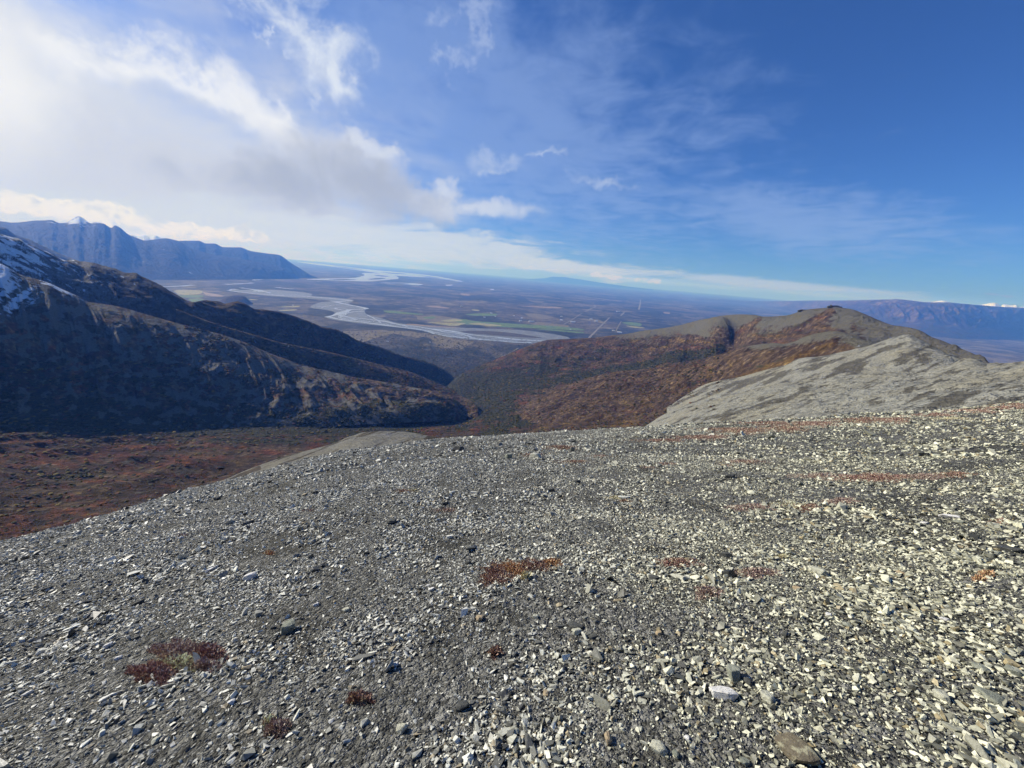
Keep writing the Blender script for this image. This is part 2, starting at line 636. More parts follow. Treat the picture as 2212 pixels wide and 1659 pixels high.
# ================================================================ THE LAND
M_far = land_material('hill_cover', 9.0, scree=(0.14, 0.14, 0.135))
M_mid = land_material('slope_cover', 4.5, scree=(0.15, 0.142, 0.12), k=1.75)
M_near = land_material('near_slope_cover', 1.4, scree=(0.20, 0.197, 0.175), under=(0.07, 0.068, 0.058))
M_right = land_material('right_slope_cover', 3.2, scree=(0.125, 0.117, 0.09), k=1.2)
M_screeh = land_material('scree_hill_cover', 2.2, scree=(0.285, 0.28, 0.235), under=(0.125, 0.121, 0.10))


def cov(P, gravel=0.0, snow=0.0, brush=0.0, warm=0.5):
    px, py = to_px(P)
    z = np.zeros(px.shape)
    return px, py, [z + gravel, z + snow, z + brush, z + warm]


def pack(c):
    return np.clip(np.stack(np.broadcast_arrays(*c), -1), 0, 1)


# ---- upper left mountain: long ridge falling to the gorge mouth
m1_crest = [(-400, 430, 2500), (-150, 470, 2650), (0, 505.4, 2750), (20, 513, 2760), (43.6, 518, 2780), (59.5, 527, 2790), (83, 537, 2800), (111, 549, 2820),
            (145, 562, 2840), (158.7, 561.5, 2850), (174.6, 564, 2850), (198, 568, 2760), (218, 574, 2740), (248, 581, 2700), (274, 589.7, 2660),
            (291.7, 589.9, 2640), (305.6, 597.6, 2620), (337, 611.5, 2580), (367, 629, 2530), (389, 642, 2500), (405, 650, 2480), (418, 653, 2450), (441.6, 649, 2540),
            (471, 651, 2550), (489, 655.5, 2540), (511, 652, 2540), (526.9, 656, 2530), (550.7, 667, 2510), (574.5, 669.4, 2500), (616, 677, 2510),
            (652, 688.8, 2550), (677.7, 697.7, 2590), (693.6, 704.7, 2610), (717, 708.7, 2650), (747, 720.6, 2700), (773, 735.4, 2750), (800, 743, 2790),
            (823, 750, 2830), (862.6, 766, 2890), (902, 776, 2950), (932, 786, 2990), (958, 798, 3020), (977.7, 813.8, 3040), (1000, 840, 3000)]
m1_mid = [(-400, 560, 2250), (0, 600, 2420), (200, 640, 2480), (420, 700, 2300), (550, 722, 2340), (661, 747, 2460), (721, 762, 2550), (823, 786, 2730), (900, 806, 2840),
          (962, 832, 2910), (985, 848, 2930), (1000, 862, 2900)]
m1_foot = [(-400, 720, 1950), (0, 700, 2100), (200, 740, 2150), (420, 780, 2200), (661, 815, 2250), (823, 850, 2200), (962, 880, 2150), (1000, 895, 2100)]
NU = 620
P, par = loft([m1_foot, m1_mid, m1_crest, behind(m1_crest, -260, 1000, NU, 500, 190), behind(m1_crest, -260, 1000, NU, 1300, 620)], NU, [30, 80, 20, 6], -260, 1000)
gullies(P, par, 11, 10, 34, 1.1, 0.75, 1.2)
P[..., 2] -= 25 * np.exp(-((par[:, None] - 1.5) / 0.5) ** 2) * sstep(0.62, 0.75, np.linspace(0, 1, NU))[None, :]
relief(P, 320, 26, 3, sstep(2.0, 1.5, par)[:, None] + 0.12)
px, py, c = cov(P)
top = np.interp(px, [a[0] for a in m1_crest], [a[1] for a in m1_crest])
down = py - top
c[0] = np.clip(0.62 - px / 900.0 - down / 420 + 0.18 * fbm(px / 60, py / 22, 4, 8), 0, 1) + 0.25 * (px < 420)
c[1] = np.clip(0.80 - px / 330.0 - down / 300 + 0.75 * fbm(px / 26 - py / 20, py / 6 - px / 11, 6, 18, 0.65), 0, 0.62)
c[2] = np.clip(0.25 + (px - 500) / 1400 + 0.35 * fbm(px / 90, py / 30, 4, 28), 0, 0.7)
c[3] = 0.42 + 0.2 * fbm(px / 80, py / 25, 3, 38) + 0.25 * gauss(px, py, 700, 790, 240, 26, 18)
terrain('mountain', P, par, M_far, pack(c))

# ---- lower spur of that mountain, in front of it
m1b_crest = [(380, 668, 2150), (463, 699, 2120), (540, 722, 2090), (602, 740, 2080), (661.8, 752, 2090), (721, 764, 2110), (823, 789, 2150), (882, 803, 2170), (922, 819, 2170), (962, 835, 2130),
             (983.6, 847, 2080), (991.5, 853.5, 2030), (1011, 863, 1950), (1026, 874, 1840), (1032, 882, 1800)]
m1b_foot = [(380, 800, 1900), (602, 840, 1900), (823, 870, 1830), (962, 893, 1740), (1011, 900, 1700), (1032, 905, 1690)]
P, par = loft([m1b_foot, m1b_crest, behind(m1b_crest, 380, 1032, 320, 150, 60), behind(m1b_crest, 380, 1032, 320, 500, 260)], 320, [60, 14, 5], 380, 1032)
relief(P, 130, 11, 6, (0.15 + sstep(1.0, 0.7, par))[:, None])
px, py, c = cov(P, 0.05, 0, 0.3, 0.6)
c[2] = c[2] + 0.42 * fbm(px / 60, py / 12, 5, 7)
c[3] = c[3] + 0.3 * fbm(px / 60, py / 14, 4, 17)
terrain('mountain_spur', P, par, M_mid, pack(c))

# ---- dark face across the valley on the left
m2_crest = [(-400, 500, 1850), (-150, 525, 1920), (0, 570.8, 1970), (12, 576, 1970), (31.7, 587.7, 1972), (56.5, 598.6, 1974), (75.4, 603.6, 1976), (111, 614.5, 1980), (138.9, 627, 1980),
            (170.6, 641, 1980), (188.5, 651, 1980), (214, 654.5, 1980), (248, 661, 1980), (277.8, 668, 1980), (317.5, 680, 1980), (357, 691, 1980), (396.8, 702.8, 1980),
            (420.6, 709, 1978), (463, 718.6, 1975), (503, 730.5, 1972), (534.8, 742, 1970), (572.5, 759, 1965), (612, 774, 1960), (661.8, 790, 1955), (721, 804, 1950),
            (761, 814, 1945), (823, 824, 1935), (862.6, 831, 1925), (922, 843, 1900), (962, 853, 1880), (985, 864, 1860), (1005, 884, 1820)]
m2_foot = [(-400, 830, 1150), (0, 868, 1330), (150, 884, 1370), (300, 898, 1400), (420, 905, 1420), (560, 902, 1450), (700, 892, 1500), (823, 884, 1560), (922, 880, 1620), (985, 888, 1700), (1005, 892, 1745)]
m2_low = [(-400, 900, 1100), (0, 905, 1260), (420, 940, 1350), (823, 915, 1480), (985, 910, 1640), (1005, 912, 1700)]
P, par = loft([m2_low, m2_foot, m2_crest, behind(m2_crest, -260, 1005, NU, 130, 55), behind(m2_crest, -260, 1005, NU, 500, 260)], NU, [8, 130, 14, 5], -260, 1005)
gullies(P, par, 71, 19, 20, 1.42, 0.40, 0.9)
relief(P, 150, 13, 33, (0.06 + np.exp(-((par - 1.45) / 0.4) ** 2))[:, None])
px, py, c = cov(P)
top = np.interp(px, [a[0] for a in m2_crest], [a[1] for a in m2_crest])
down = (py - top)
rel = par[:, None] - 1.0
c[0] = 0.33 + 0.85 * fbm(px / 34, py / 20, 6, 81, 0.6) + 0.30 * gauss(px, py, 80, 660, 160, 60, 20) + 0.25 * gauss(px, py, 450, 770, 250, 60, 20) \
    + 0.5 * gauss(px, py, 745, 822, 70, 7, 28) + 0.5 * gauss(px, py, 285, 855, 30, 14, 0) + 0.45 * gauss(px, py, 395, 855, 24, 12, 0)
streak = fbm((px + py * 1.0) / 26, (px - py * 1.0) / 120 + 0 * px, 4, 82)
c[1] = 1.05 * gauss(px, py, -20, 590, 62, 44, 22) + 0.62 * gauss(px, py, 60, 645, 90, 26, -20) * (0.7 + 1.3 * streak) + 0.5 * gauss(px, py, 105, 613, 60, 5, 26) + 0.4 * gauss(px, py, 150, 634, 40, 4, 30)
c[2] = 0.34 + 0.9 * fbm(px / 36, py / 26, 6, 84, 0.6) + 0.5 * sstep(0.25, 0.0, rel)
c[3] = 0.40 + 0.5 * fbm(px / 70, py / 30, 4, 85) + 0.25 * np.exp(-(down / 9) ** 2)
terrain('valley_side', P, par, M_mid, pack(c))

# ---- valley floor with the creek, rising on the right to the ridge
b_crest = [(950, 850, 2700), (978, 822, 2900), (1000, 806, 3000), (1040, 789, 3050), (1078.8, 773, 3060), (1120.5, 756, 3080), (1160, 740, 3080), (1190, 733.5, 3070), (1219.7, 732.5, 3060),
           (1261.8, 730.5, 3030), (1281.6, 729.5, 3000), (1321, 724.5, 2920), (1357, 720.6, 2850), (1385, 715, 2800), (1430, 709, 2720), (1472, 701.5, 2640), (1500, 694, 2580),
           (1529.7, 687.8, 2500), (1559.4, 682, 2440), (1599, 679, 2370), (1628.8, 679.9, 2320), (1650.7, 683.9, 2280), (1678.5, 682.9, 2230), (1700.7, 680.9, 2200),
           (1723.8, 674, 2160), (1737.7, 669.6, 2140), (1765, 666.4, 2100), (1790.9, 663.9, 2060), (1802, 662.5, 2040), (1814, 664, 2020), (1839, 668, 1970),
           (1862.5, 676, 1920), (1897, 691, 1850), (1931.9, 703, 1780), (1945.7, 704.5, 1750), (1985, 714.5, 1660), (2012.8, 728, 1600), (2033.6, 735, 1560),
           (2070.6, 751, 1480), (2105, 765, 1400), (2128, 778, 1350), (2150, 792, 1300), (2250, 850, 1150)]
v_hid = [(-400, 1450, 300), (0, 1330, 380), (450, 1150, 480), (823, 1010, 620), (1100, 985, 760), (1400, 965, 820), (1700, 900, 760), (2250, 900, 500)]
v_near = [(-400, 1210, 520), (0, 1160, 600), (250, 1080, 700), (450, 1035, 810), (650, 975, 960), (823, 958, 1030), (1000, 948, 1060), (1200, 935, 1080), (1424, 912, 1120), (1600, 880, 1080), (1800, 850, 980), (2250, 830, 700)]
v_mid = [(-400, 930, 900), (0, 975, 1000), (300, 985, 1030), (500, 960, 1120), (700, 938, 1260), (850, 932, 1360), (960, 925, 1430), (1050, 918, 1470), (1150, 912, 1480), (1300, 890, 1470), (1424, 880, 1420), (1600, 845, 1340), (1800, 800, 1200), (2250, 800, 900)]
v_creek = [(-400, 850, 1300), (0, 882, 1330), (300, 910, 1400), (420, 917, 1440), (600, 914, 1500), (823, 916, 1560), (940, 914, 1650), (1005, 906, 1750), (1035, 888, 1860), (1090, 868, 1950), (1180, 852, 1980),
           (1300, 830, 2000), (1400, 812, 1960), (1500, 796, 1880), (1600, 780, 1750), (1700, 760, 1600), (1800, 738, 1440), (1900, 752, 1250), (2250, 830, 950)]
v_far = [(-400, 830, 1800), (0, 845, 1900), (420, 870, 2000), (823, 868, 2150), (940, 856, 2300), (1000, 846, 2400), (1060, 832, 2480), (1140, 812, 2500), (1250, 796, 2480), (1330, 788, 2450), (1420, 776, 2380), (1500, 764, 2280),
         (1580, 750, 2140), (1660, 734, 2000), (1740, 718, 1860), (1830, 722, 1700), (1900, 738, 1560), (2000, 768, 1400), (2250, 860, 1080)]
NV = 900
P, par = loft([v_hid, v_near, v_mid, v_creek, v_far, b_crest, behind(b_crest, -260, 2180, NV, 260, 90), behind(b_crest, -260, 2180, NV, 900, 480)],
              NV, [12, 46, 60, 60, 80, 12, 5], -260, 2180)
px, py = to_px(P)
pr = par[:, None]
onslope = np.exp(-((pr - 4.4) / 0.75) ** 2) * sstep(1020, 1180, px)
# side gully on the right-hand ridge and the folds either side of it
d, t = line_dist(px, py, [(1590, 684), (1598, 706), (1580, 735), (1562, 762), (1500, 786)])
P[..., 2] -= 110 * np.exp(-(d / 20.0) ** 2) * sstep(0, 0.35, t + 0.12) * (pr > 3.6) * sstep(4.99, 4.8, pr)
P[..., 2] += 26 * gauss(px, py, 1545, 710, 26, 50, 0) * (pr > 3.4) * sstep(4.99, 4.7, pr)
d, t = line_dist(px, py, [(1735, 705), (1700, 722), (1668, 738)])
P[..., 2] -= 26 * np.exp(-(d / 14.0) ** 2) * (pr > 3.6) * sstep(4.99, 4.8, pr)
P[..., 2] += 14 * fbm(P[..., 0] / 170, P[..., 1] / 170, 6, 91, 0.55, True) * onslope * sstep(4.99, 4.7, pr)
# creek terraces
P[..., 2] += 9 * fbm(px / 130, py / 14, 4, 92) * np.exp(-((pr - 2.3) / 0.9) ** 2) * sstep(1150, 900, px)
relief(P, 70, 3.6, 93, (sstep(0.5, 1.2, pr) * sstep(4.99, 4.7, pr)), 6, 0.55)
for (cx, cy, rx, ry, h_) in [(415, 1018, 90, 16, 24), (272, 998, 55, 10, 12), (240, 1055, 70, 8, 6), (520, 992, 40, 8, 5)]:
    P[..., 2] += h_ * gauss(px, py, cx, cy, rx, ry, -6)
# bluffs above the creek near the gorge
for (cx, cy, rx, ry, h_) in [(900, 884, 95, 9, 34), (760, 905, 140, 8, 16), (930, 906, 50, 6, 16), (1090, 930, 60, 6, 10)]:
    P[..., 2] += h_ * gauss(px, py, cx, cy, rx, ry, 2)
px, py, c = cov(P, 0, 0, 0.22, 0.5)
nn = fbm(px / 70, py / 13, 5, 94)
left = sstep(1050, 850, px)
c[2] = 0.20 + 0.50 * nn + 0.35 * fbm(px / 34, py / 5, 4, 194) + 0.50 * left * np.exp(-((py - 915) / 26.0) ** 2) + 0.62 * gauss(px, py, 1060, 870, 70, 60, 20) \
    + 0.5 * gauss(px, py, 1130, 815, 160, 26, -14) + 0.5 * gauss(px, py, 1000, 830, 40, 50, 0) - 0.3 * gauss(px, py, 1250, 880, 130, 26, 0)
for ln, wd, am in [([(1150, 835), (1262, 812), (1317, 798), (1390, 790), (1440, 775), (1500, 770), (1560, 752)], 8, 0.9),
                   ([(1385, 838), (1430, 833), (1470, 831)], 4, 0.8), ([(960, 905), (1010, 900), (1030, 880), (1000, 850), (978, 820)], 12, 0.6),
                   ([(0, 900), (300, 925), (600, 930), (900, 925)], 18, 0.35), ([(1130, 908), (1060, 935), (1000, 950)], 10, 0.4)]:
    d, t = line_dist(px, py, ln)
    c[2] += am * np.exp(-(d / wd) ** 2)
c[2] -= 0.2 * sstep(930, 1010, py)
c[2] += 0.55 * gauss(px, py, 150, 1030, 120, 14, -4) + 0.4 * gauss(px, py, 560, 955, 160, 8, 0)
topb = np.interp(px, [a[0] for a in b_crest], [a[1] for a in b_crest])
dn = py - topb
hi = sstep(1230, 1440, px) * (pr > 3.3)
c[0] = hi * np.clip(0.95 - dn / (44 + 30 * sstep(1500, 1600, px) + 40 * sstep(1750, 1850, px)) + 0.35 * fbm(px / 30, py / 16, 4, 95), 0, 1)
c[0] = np.maximum(c[0], hi * sstep(1830, 1900, px) * 0.9)
d, t = line_dist(px, py, [(1795, 672), (1770, 690), (1730, 712), (1670, 738)])
c[0] -= 1.0 * np.exp(-(d / 9.0) ** 2)
d, t = line_dist(px, py, [(1640, 690), (1615, 706), (1590, 740)])
c[0] -= 0.8 * np.exp(-(d / 6.0) ** 2)
c[0] += 0.75 * gauss(px, py, 1510, 716, 24, 10, 20) * (pr > 3.6)
c[0] = np.clip(c[0], 0, 1)
for (cx, cy, rx, ry) in [(405, 1018, 62, 13), (270, 998, 40, 8), (300, 1064, 30, 5)]:
    c[0] += 0.55 * gauss(px, py, cx, cy, rx, ry, -6)
c[3] = 0.36 + 0.70 * fbm(px / 60, py / 12, 5, 96) + 0.35 * gauss(px, py, 1350, 905, 180, 14, 0) + 0.35 * gauss(px, py, 200, 1070, 260, 30, -4) * (0.4 + 2 * fbm(px / 26, py / 7, 4, 98)) + 0.5 * gauss(px, py, 545, 998, 50, 8, -10) \
    - 0.28 * gauss(px, py, 150, 985, 300, 25, 0) - 0.3 * gauss(px, py, 0, 1150, 260, 30, -15) + 0.20 * sstep(1050, 1250, px)
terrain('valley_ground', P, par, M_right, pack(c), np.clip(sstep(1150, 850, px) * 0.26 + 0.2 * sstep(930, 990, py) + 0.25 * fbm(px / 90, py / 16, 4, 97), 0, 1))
VALLEY = P

# ---- middle spur under the main right-hand peak
b1_crest = [(1100, 880, 1850), (1180, 850, 1840), (1261.8, 820, 1820), (1317, 806, 1780), (1400.7, 796.5, 1720), (1492, 782, 1600), (1567, 762, 1480), (1607, 750, 1420), (1638.8, 744, 1380), (1670.5, 741, 1340),
            (1692, 742, 1310), (1712, 735, 1290), (1735, 728, 1260), (1770, 719, 1220), (1802, 715, 1180), (1821, 718, 1150), (1848.6, 728, 1110), (1885.6, 742, 1060), (1950, 775, 1000)]
b1_foot = [(1100, 930, 1440), (1180, 930, 1330), (1262, 928, 1240), (1400, 922, 1150), (1550, 900, 1080), (1700, 870, 980), (1820, 830, 880), (1950, 820, 800)]
b1_mid = [(1100, 893, 1640), (1180, 885, 1560), (1262, 868, 1500), (1400, 855, 1400), (1492, 836, 1310), (1567, 815, 1230), (1650, 795, 1160), (1735, 775, 1080), (1820, 760, 1000), (1950, 785, 900)]
P, par = loft([b1_foot, b1_mid, b1_crest, behind(b1_crest, 1100, 1950, 420, 90, 26), behind(b1_crest, 1100, 1950, 420, 320, 210)], 420, [45, 60, 12, 5], 1100, 1950)
P[..., 2] -= 22 * sstep(1200, 1100, to_px(P)[0])
px, py = to_px(P)
fade = sstep(1.99, 1.6, par)[:, None]
P[..., 2] += 9 * fbm(P[..., 0] / 120, P[..., 1] / 120, 5, 101, 0.55, True) * fade
relief(P, 40, 1.8, 102, fade + 0.1)
d, t = line_dist(px, py, [(1720, 745), (1690, 770), (1620, 800), (1500, 835)])
P[..., 2] -= 12 * np.exp(-(d / 14.0) ** 2)
px, py, c = cov(P, 0, 0, 0.12, 0.45)
topb = np.interp(px, [a[0] for a in b1_crest], [a[1] for a in b1_crest])
dn = py - topb
c[0] = sstep(1560, 1660, px) * np.clip(0.95 - dn / (26 + 26 * sstep(1700, 1800, px)) + 0.35 * fbm(px / 30, py / 14, 4, 103), 0, 1)
c[0] += 0.8 * gauss(px, py, 1650, 820, 140, 10, -12) * (0.5 + fbm((px - py) / 30, (px * 0.3 + py) / 5, 3, 107))
c[2] = 0.12 + 0.40 * fbm(px / 45, py / 10, 5, 104) + 0.2 * gauss(px, py, 1660, 785, 60, 16, -20)
c[3] = 0.55 + 0.4 * fbm(px / 60, py / 14, 4, 105)
d, t = line_dist(px, py, [(1800, 742), (1740, 766), (1680, 786), (1560, 830)])
c[3] += 0.5 * np.exp(-(d / 7.0) ** 2)
c[0] -= 0.9 * np.exp(-(d / 7.0) ** 2) + 0.8 * gauss(px, py, 1760, 752, 50, 7, -22)
terrain('hill_spur', P, par, M_right, pack(c))

# ---- pale scree hill in front of it
b2_crest = [(1440, 880, 1000), (1535.6, 826, 950), (1599, 814, 900), (1650, 800, 860), (1700.7, 787, 820), (1723.8, 775, 800), (1770, 770, 780), (1816, 760.7, 760), (1862.5, 751.4, 740), (1897, 740, 730),
            (1931.9, 728, 715), (1950, 723.5, 710), (1961.9, 722, 705), (1973.5, 726, 700), (2001, 742, 680), (2024, 753.8, 660), (2047, 767.6, 640), (2063.6, 778, 630), (2120, 800, 600), (2220, 850, 560)]
b2_mid = [(1440, 893, 800), (1600, 845, 720), (1700, 820, 660), (1800, 800, 600), (1900, 790, 560), (2000, 790, 520), (2120, 815, 480), (2220, 860, 450)]
b2_foot = [(1440, 925, 650), (1600, 880, 560), (1700, 860, 500), (1800, 850, 450), (2000, 840, 400), (2120, 850, 380), (2220, 880, 360)]
P, par = loft([b2_foot, b2_mid, b2_crest, behind(b2_crest, 1440, 2220, 360, 45, 16), behind(b2_crest, 1440, 2220, 360, 220, 150)], 360, [30, 70, 12, 6], 1440, 2220)
px, py = to_px(P)
fade = sstep(1.99, 1.7, par)[:, None]
P[..., 2] += 5 * fbm(P[..., 0] / 70 + P[..., 1] / 200, P[..., 1] / 60, 5, 111, 0.5, True) * fade
relief(P, 16, 0.5, 112, fade + 0.1)
px, py, c = cov(P, 0.78, 0, 0.25, 0.5)
sk = fbm((px * 0.92 + py * 0.4) / 26, (py * 0.92 - px * 0.4) / 5 + 0 * px, 5, 113)
sk2 = fbm((px * 0.95 - (-py) * 0.34) / 60, (py * 0.94 + px * 0.36) / 9, 5, 114)
c[0] = 0.62 + 0.62 * sk2 - 0.35 * gauss(px, py, 1840, 795, 50, 15, -15) - 0.3 * gauss(px, py, 1640, 818, 90, 12, -14) - 0.3 * gauss(px, py, 1990, 775, 40, 14, 10)
c[2] = 0.15 + 0.5 * fbm(px / 30, py / 10, 4, 115)
c[3] = 0.5 + 0.3 * fbm(px / 50, py / 12, 3, 116)
terrain('scree_hill', P, par, M_screeh, pack(c))

# ---- nearest pale scree slope on the right
b3_crest = [(1330, 960, 470), (1400.7, 919, 440), (1424.5, 903, 430), (1456, 887, 420), (1499.9, 871, 400), (1549.5, 859.5, 380), (1599, 847.5, 360), (1638.8, 837.6, 345), (1700.7, 825.7, 325), (1770, 819.6, 305),
            (1804.7, 813.9, 297), (1871.8, 808, 285), (1940, 806, 272), (2001, 803, 262), (2035, 794, 262), (2061, 786, 264), (2075, 779, 264), (2089, 777, 262), (2105, 780.3, 258), (2130.7, 790.5, 250),
            (2163, 790, 235), (2212, 785, 215), (2500, 760, 150)]
b3_mid = [(1330, 985, 300), (1500, 905, 250), (1700, 862, 205), (1900, 840, 170), (2100, 825, 145), (2212, 815, 130), (2500, 790, 100)]
b3_foot = [(1330, 1010, 180), (1500, 950, 140), (1700, 925, 105), (1900, 905, 85), (2100, 890, 72), (2212, 885, 66), (2500, 862, 55)]
P, par = loft([b3_foot, b3_mid, b3_crest, behind(b3_crest, 1330, 2400, 440, 22, 6), behind(b3_crest, 1330, 2400, 440, 120, 80)], 440, [60, 80, 12, 6], 1330, 2400)
px, py = to_px(P)
fade = sstep(1.99, 1.7, par)[:, None]
P[..., 2] += 1.6 * fbm(P[..., 0] / 30, P[..., 1] / 30, 5, 121, 0.5, True) * fade
relief(P, 5, 0.14, 122, fade + 0.1)
px, py, c = cov(P, 0.85, 0, 0.4, 0.45)
sk2 = fbm((px * 0.95 - py * 0.33) / 45, (py * 0.94 + px * 0.33) / 7, 6, 124, 0.65) + 0.35 * fbm(px / 90, py / 30, 3, 125)
c[0] = 0.72 + 0.6 * sk2
for (cx, cy, rx, ry, am) in [(1680, 866, 60, 6, .5), (1990, 858, 36, 7, .6), (1960, 846, 30, 5, .4), (2170, 868, 34, 9, .7), (2080, 852, 50, 9, .5), (2040, 872, 60, 8, .6), (1560, 900, 90, 10, .4), (2190, 836, 26, 7, .4), (2150, 878, 80, 6, .5)]:
    c[0] -= am * gauss(px, py, cx, cy, rx, ry, -14) * (0.8 + 0.6 * sk2)
c[2] = 0.1
terrain('scree_slope', P, par, M_screeh, pack(c))

# ---- grey shoulder below the crest on the left
c_crest = [(330, 1120, 105), (400, 1085, 112), (448, 1057, 120), (494, 1040, 128), (527.6, 1024, 134), (567, 1008, 142), (626.8, 986.5, 155), (686, 970.7, 168), (726, 958.8, 177), (746.8, 948, 184), (768, 941, 188), (783.5, 935.4, 192),
           (816.8, 932.7, 195), (863.5, 933.7, 192), (903.5, 938.7, 185), (940, 947, 176), (1000, 965, 160), (1060, 985, 150)]
c_foot = [(330, 1180, 52), (448, 1120, 54), (560, 1075, 56), (700, 1030, 58), (820, 1005, 60), (940, 990, 62), (1060, 1000, 64)]
P, par = loft([c_foot, c_crest, behind(c_crest, 330, 1060, 300, 14, 6), behind(c_crest, 330, 1060, 300, 110, 85)], 300, [70, 14, 8], 330, 1060)
px, py = to_px(P)
relief(P, 14, 0.5, 131, sstep(0.99, 0.8, par)[:, None] + 0.05)
px, py, c = cov(P, 0.95, 0, 0.2, 0.3)
st = fbm((px * 0.93 - py * 0.36) / 90, (py * 0.93 + px * 0.36) / 5.5, 4, 133)
c[0] = 0.72 + 0.8 * st
d, t = line_dist(px, py, [(450, 1062), (500, 1040), (520, 1026), (560, 1010)])
c[0] -= 1.0 * np.exp(-(d / 4.0) ** 2)
d, t = line_dist(px, py, [(640, 1010), (700, 990)])
c[0] -= 0.7 * np.exp(-(d / 5.0) ** 2)
c[0] -= 0.9 * sstep(900, 960, px)
c[2] = 0.0
c[3] = 0.25
terrain('gravel_shoulder', P, par, M_near, pack(c))

# ================================================================ FAR COUNTRY
PLAIN = -900.0


def plain_pt(px, py, z=PLAIN):
    a, b, c_ = ray(px, py)
    k = (z - EYE) / np.minimum(c_, -1.0)
    return np.stack([a * k, b * k, np.full(np.shape(k), z)], -1)


# plain: polar sheet, rings thin out with distance
def plain_material():
    m, nt, b = new_mat('plain_woodland')
    pos = nt.n('ShaderNodeNewGeometry').outputs['Position']
    n0 = nt.noise(pos, 1 / 5200.0, 4, 0.55, 0.6)
    n1 = nt.noise(pos, 1 / 1300.0, 5, 0.6, 0.8)
    n2 = nt.noise(pos, 1 / 210.0, 5, 0.65, 0.5)
    n3 = nt.noise(pos, 1 / 26.0, 4, 0.75)
    wood = nt.ramp(n2, [(0.32, (0.050, 0.050, 0.038)), (0.46, (0.105, 0.088, 0.066)), (0.58, (0.165, 0.135, 0.098)), (0.70, (0.26, 0.22, 0.15))])
    dark = nt.ramp(n2, [(0.35, (0.018, 0.024, 0.020)), (0.65, (0.060, 0.058, 0.042))])
    base = nt.mix(nt.step(n1, 0.44, 0.58), dark, wood)
    base = nt.mix(nt.step(n0, 0.5, 0.62, 0.0, 0.6), base, nt.mix(1.0, wood, (1.25, 1.12, 0.95), 'MULTIPLY'))
    vo = nt.n('ShaderNodeTexVoronoi', feature='F1')
    nt.put(vo.inputs['Vector'], pos)
    vo.inputs['Scale'].default_value = 1 / 620.0
    cs_ = nt.n('ShaderNodeSeparateColor')
    nt.put(cs_.inputs[0], vo.outputs['Color'])
    clear = nt.m('MULTIPLY', nt.m('GREATER_THAN', cs_.outputs[0], 0.90), nt.step(n1, 0.45, 0.5))
    base = nt.mix(nt.m('MULTIPLY', clear, 0.7), base, (0.27, 0.22, 0.13))
    gr = nt.ramp(n3, [(0.3, (0.5, 0.5, 0.5)), (0.7, (1.45, 1.45, 1.4))])
    base = nt.mix(1.0, base, gr, 'MULTIPLY')
    nt.put(b.inputs['Base Color'], base)
    nt.put(b.inputs['Normal'], nt.bump(nt.m('ADD', n3, nt.m('MULTIPLY', n2, 2.0)), 0.9, 26.0))
    return m


rr_ = np.geomspace(2300, 95000, 150)
aa_ = np.radians(np.linspace(-72, 78, 260))
A_, R_2 = np.meshgrid(aa_, rr_)
Z_ = PLAIN + 14 * fbm(R_2 * np.sin(A_) / 3000, R_2 * np.cos(A_) / 3000, 4, 55) * sstep(2600, 9000, R_2)
P = np.stack([R_2 * np.sin(A_), R_2 * np.cos(A_), Z_ * 0 + PLAIN], -1)
mesh_obj('plain', P.reshape(-1, 3), grid_faces(*P.shape[:2]), plain_material(), True, 'structure')


def flat_poly(name, pts, mat, lift, kind='structure', thick=0.0):
    """a map feature lying on the plain: outline given by sight lines, laid a little above the sheet below"""
    pts = np.array(pts, float)
    # soften the outline
    q = []
    n = len(pts)
    for i in range(n):
        a, b = pts[i], pts[(i + 1) % n]
        q += [a * 0.8 + b * 0.2, a * 0.2 + b * 0.8]
    q = np.array(q)
    V = plain_pt(q[:, 0], q[:, 1], PLAIN + lift)
    me = bpy.data.meshes.new(name)
    me.from_pydata([tuple(v) for v in V], [], [list(range(len(V)))])
    me.update()
    # make sure it faces up
    if me.polygons[0].normal.z < 0:
        me.flip_normals()
    me.materials.append(mat)
    o = bpy.data.objects.new(name, me)
    C.objects.link(o)
    o['kind'] = kind
    return o


def ribbon(name, pts, width, mat, lift, taper=0.3, kind='structure', wobble=0.0, seed=0):
    """a strip on the plain along sight-line points; width in metres"""
    pts = np.array(pts, float)
    V = plain_pt(pts[:, 0], pts[:, 1], PLAIN + lift)[:, :2]
    L = np.concatenate([[0], np.cumsum(np.hypot(*np.diff(V, axis=0).T))])
    n = max(8, int(len(pts) * 9))
    s = np.linspace(0, L[-1], n)
    x, y = pchip(L, V[:, 0], s), pchip(L, V[:, 1], s)
    if wobble:
        k = sstep(0, 0.15, s / L[-1]) * sstep(1, 0.85, s / L[-1])
        x = x + wobble * fbm(s / 300.0, s * 0 + seed, 3, seed) * k
        y = y + wobble * fbm(s / 300.0, s * 0 + seed + 9, 3, seed + 3) * k
    tx, ty = np.gradient(x), np.gradient(y)
    l = np.hypot(tx, ty) + 1e-9
    wv = width * (1 - taper + 2 * taper * (0.5 + gnoise(s / 420.0, s * 0 + 0.5 + seed, seed + 5))) / 2
    nx, ny = -ty / l * wv, tx / l * wv
    P = np.stack([np.stack([x - nx, y - ny, x * 0 + PLAIN + lift], -1), np.stack([x + nx, y + ny, x * 0 + PLAIN + lift], -1)], 0)
    return mesh_obj(name, P.reshape(-1, 3), grid_faces(2, n)[:, ::-1], mat, True, kind)


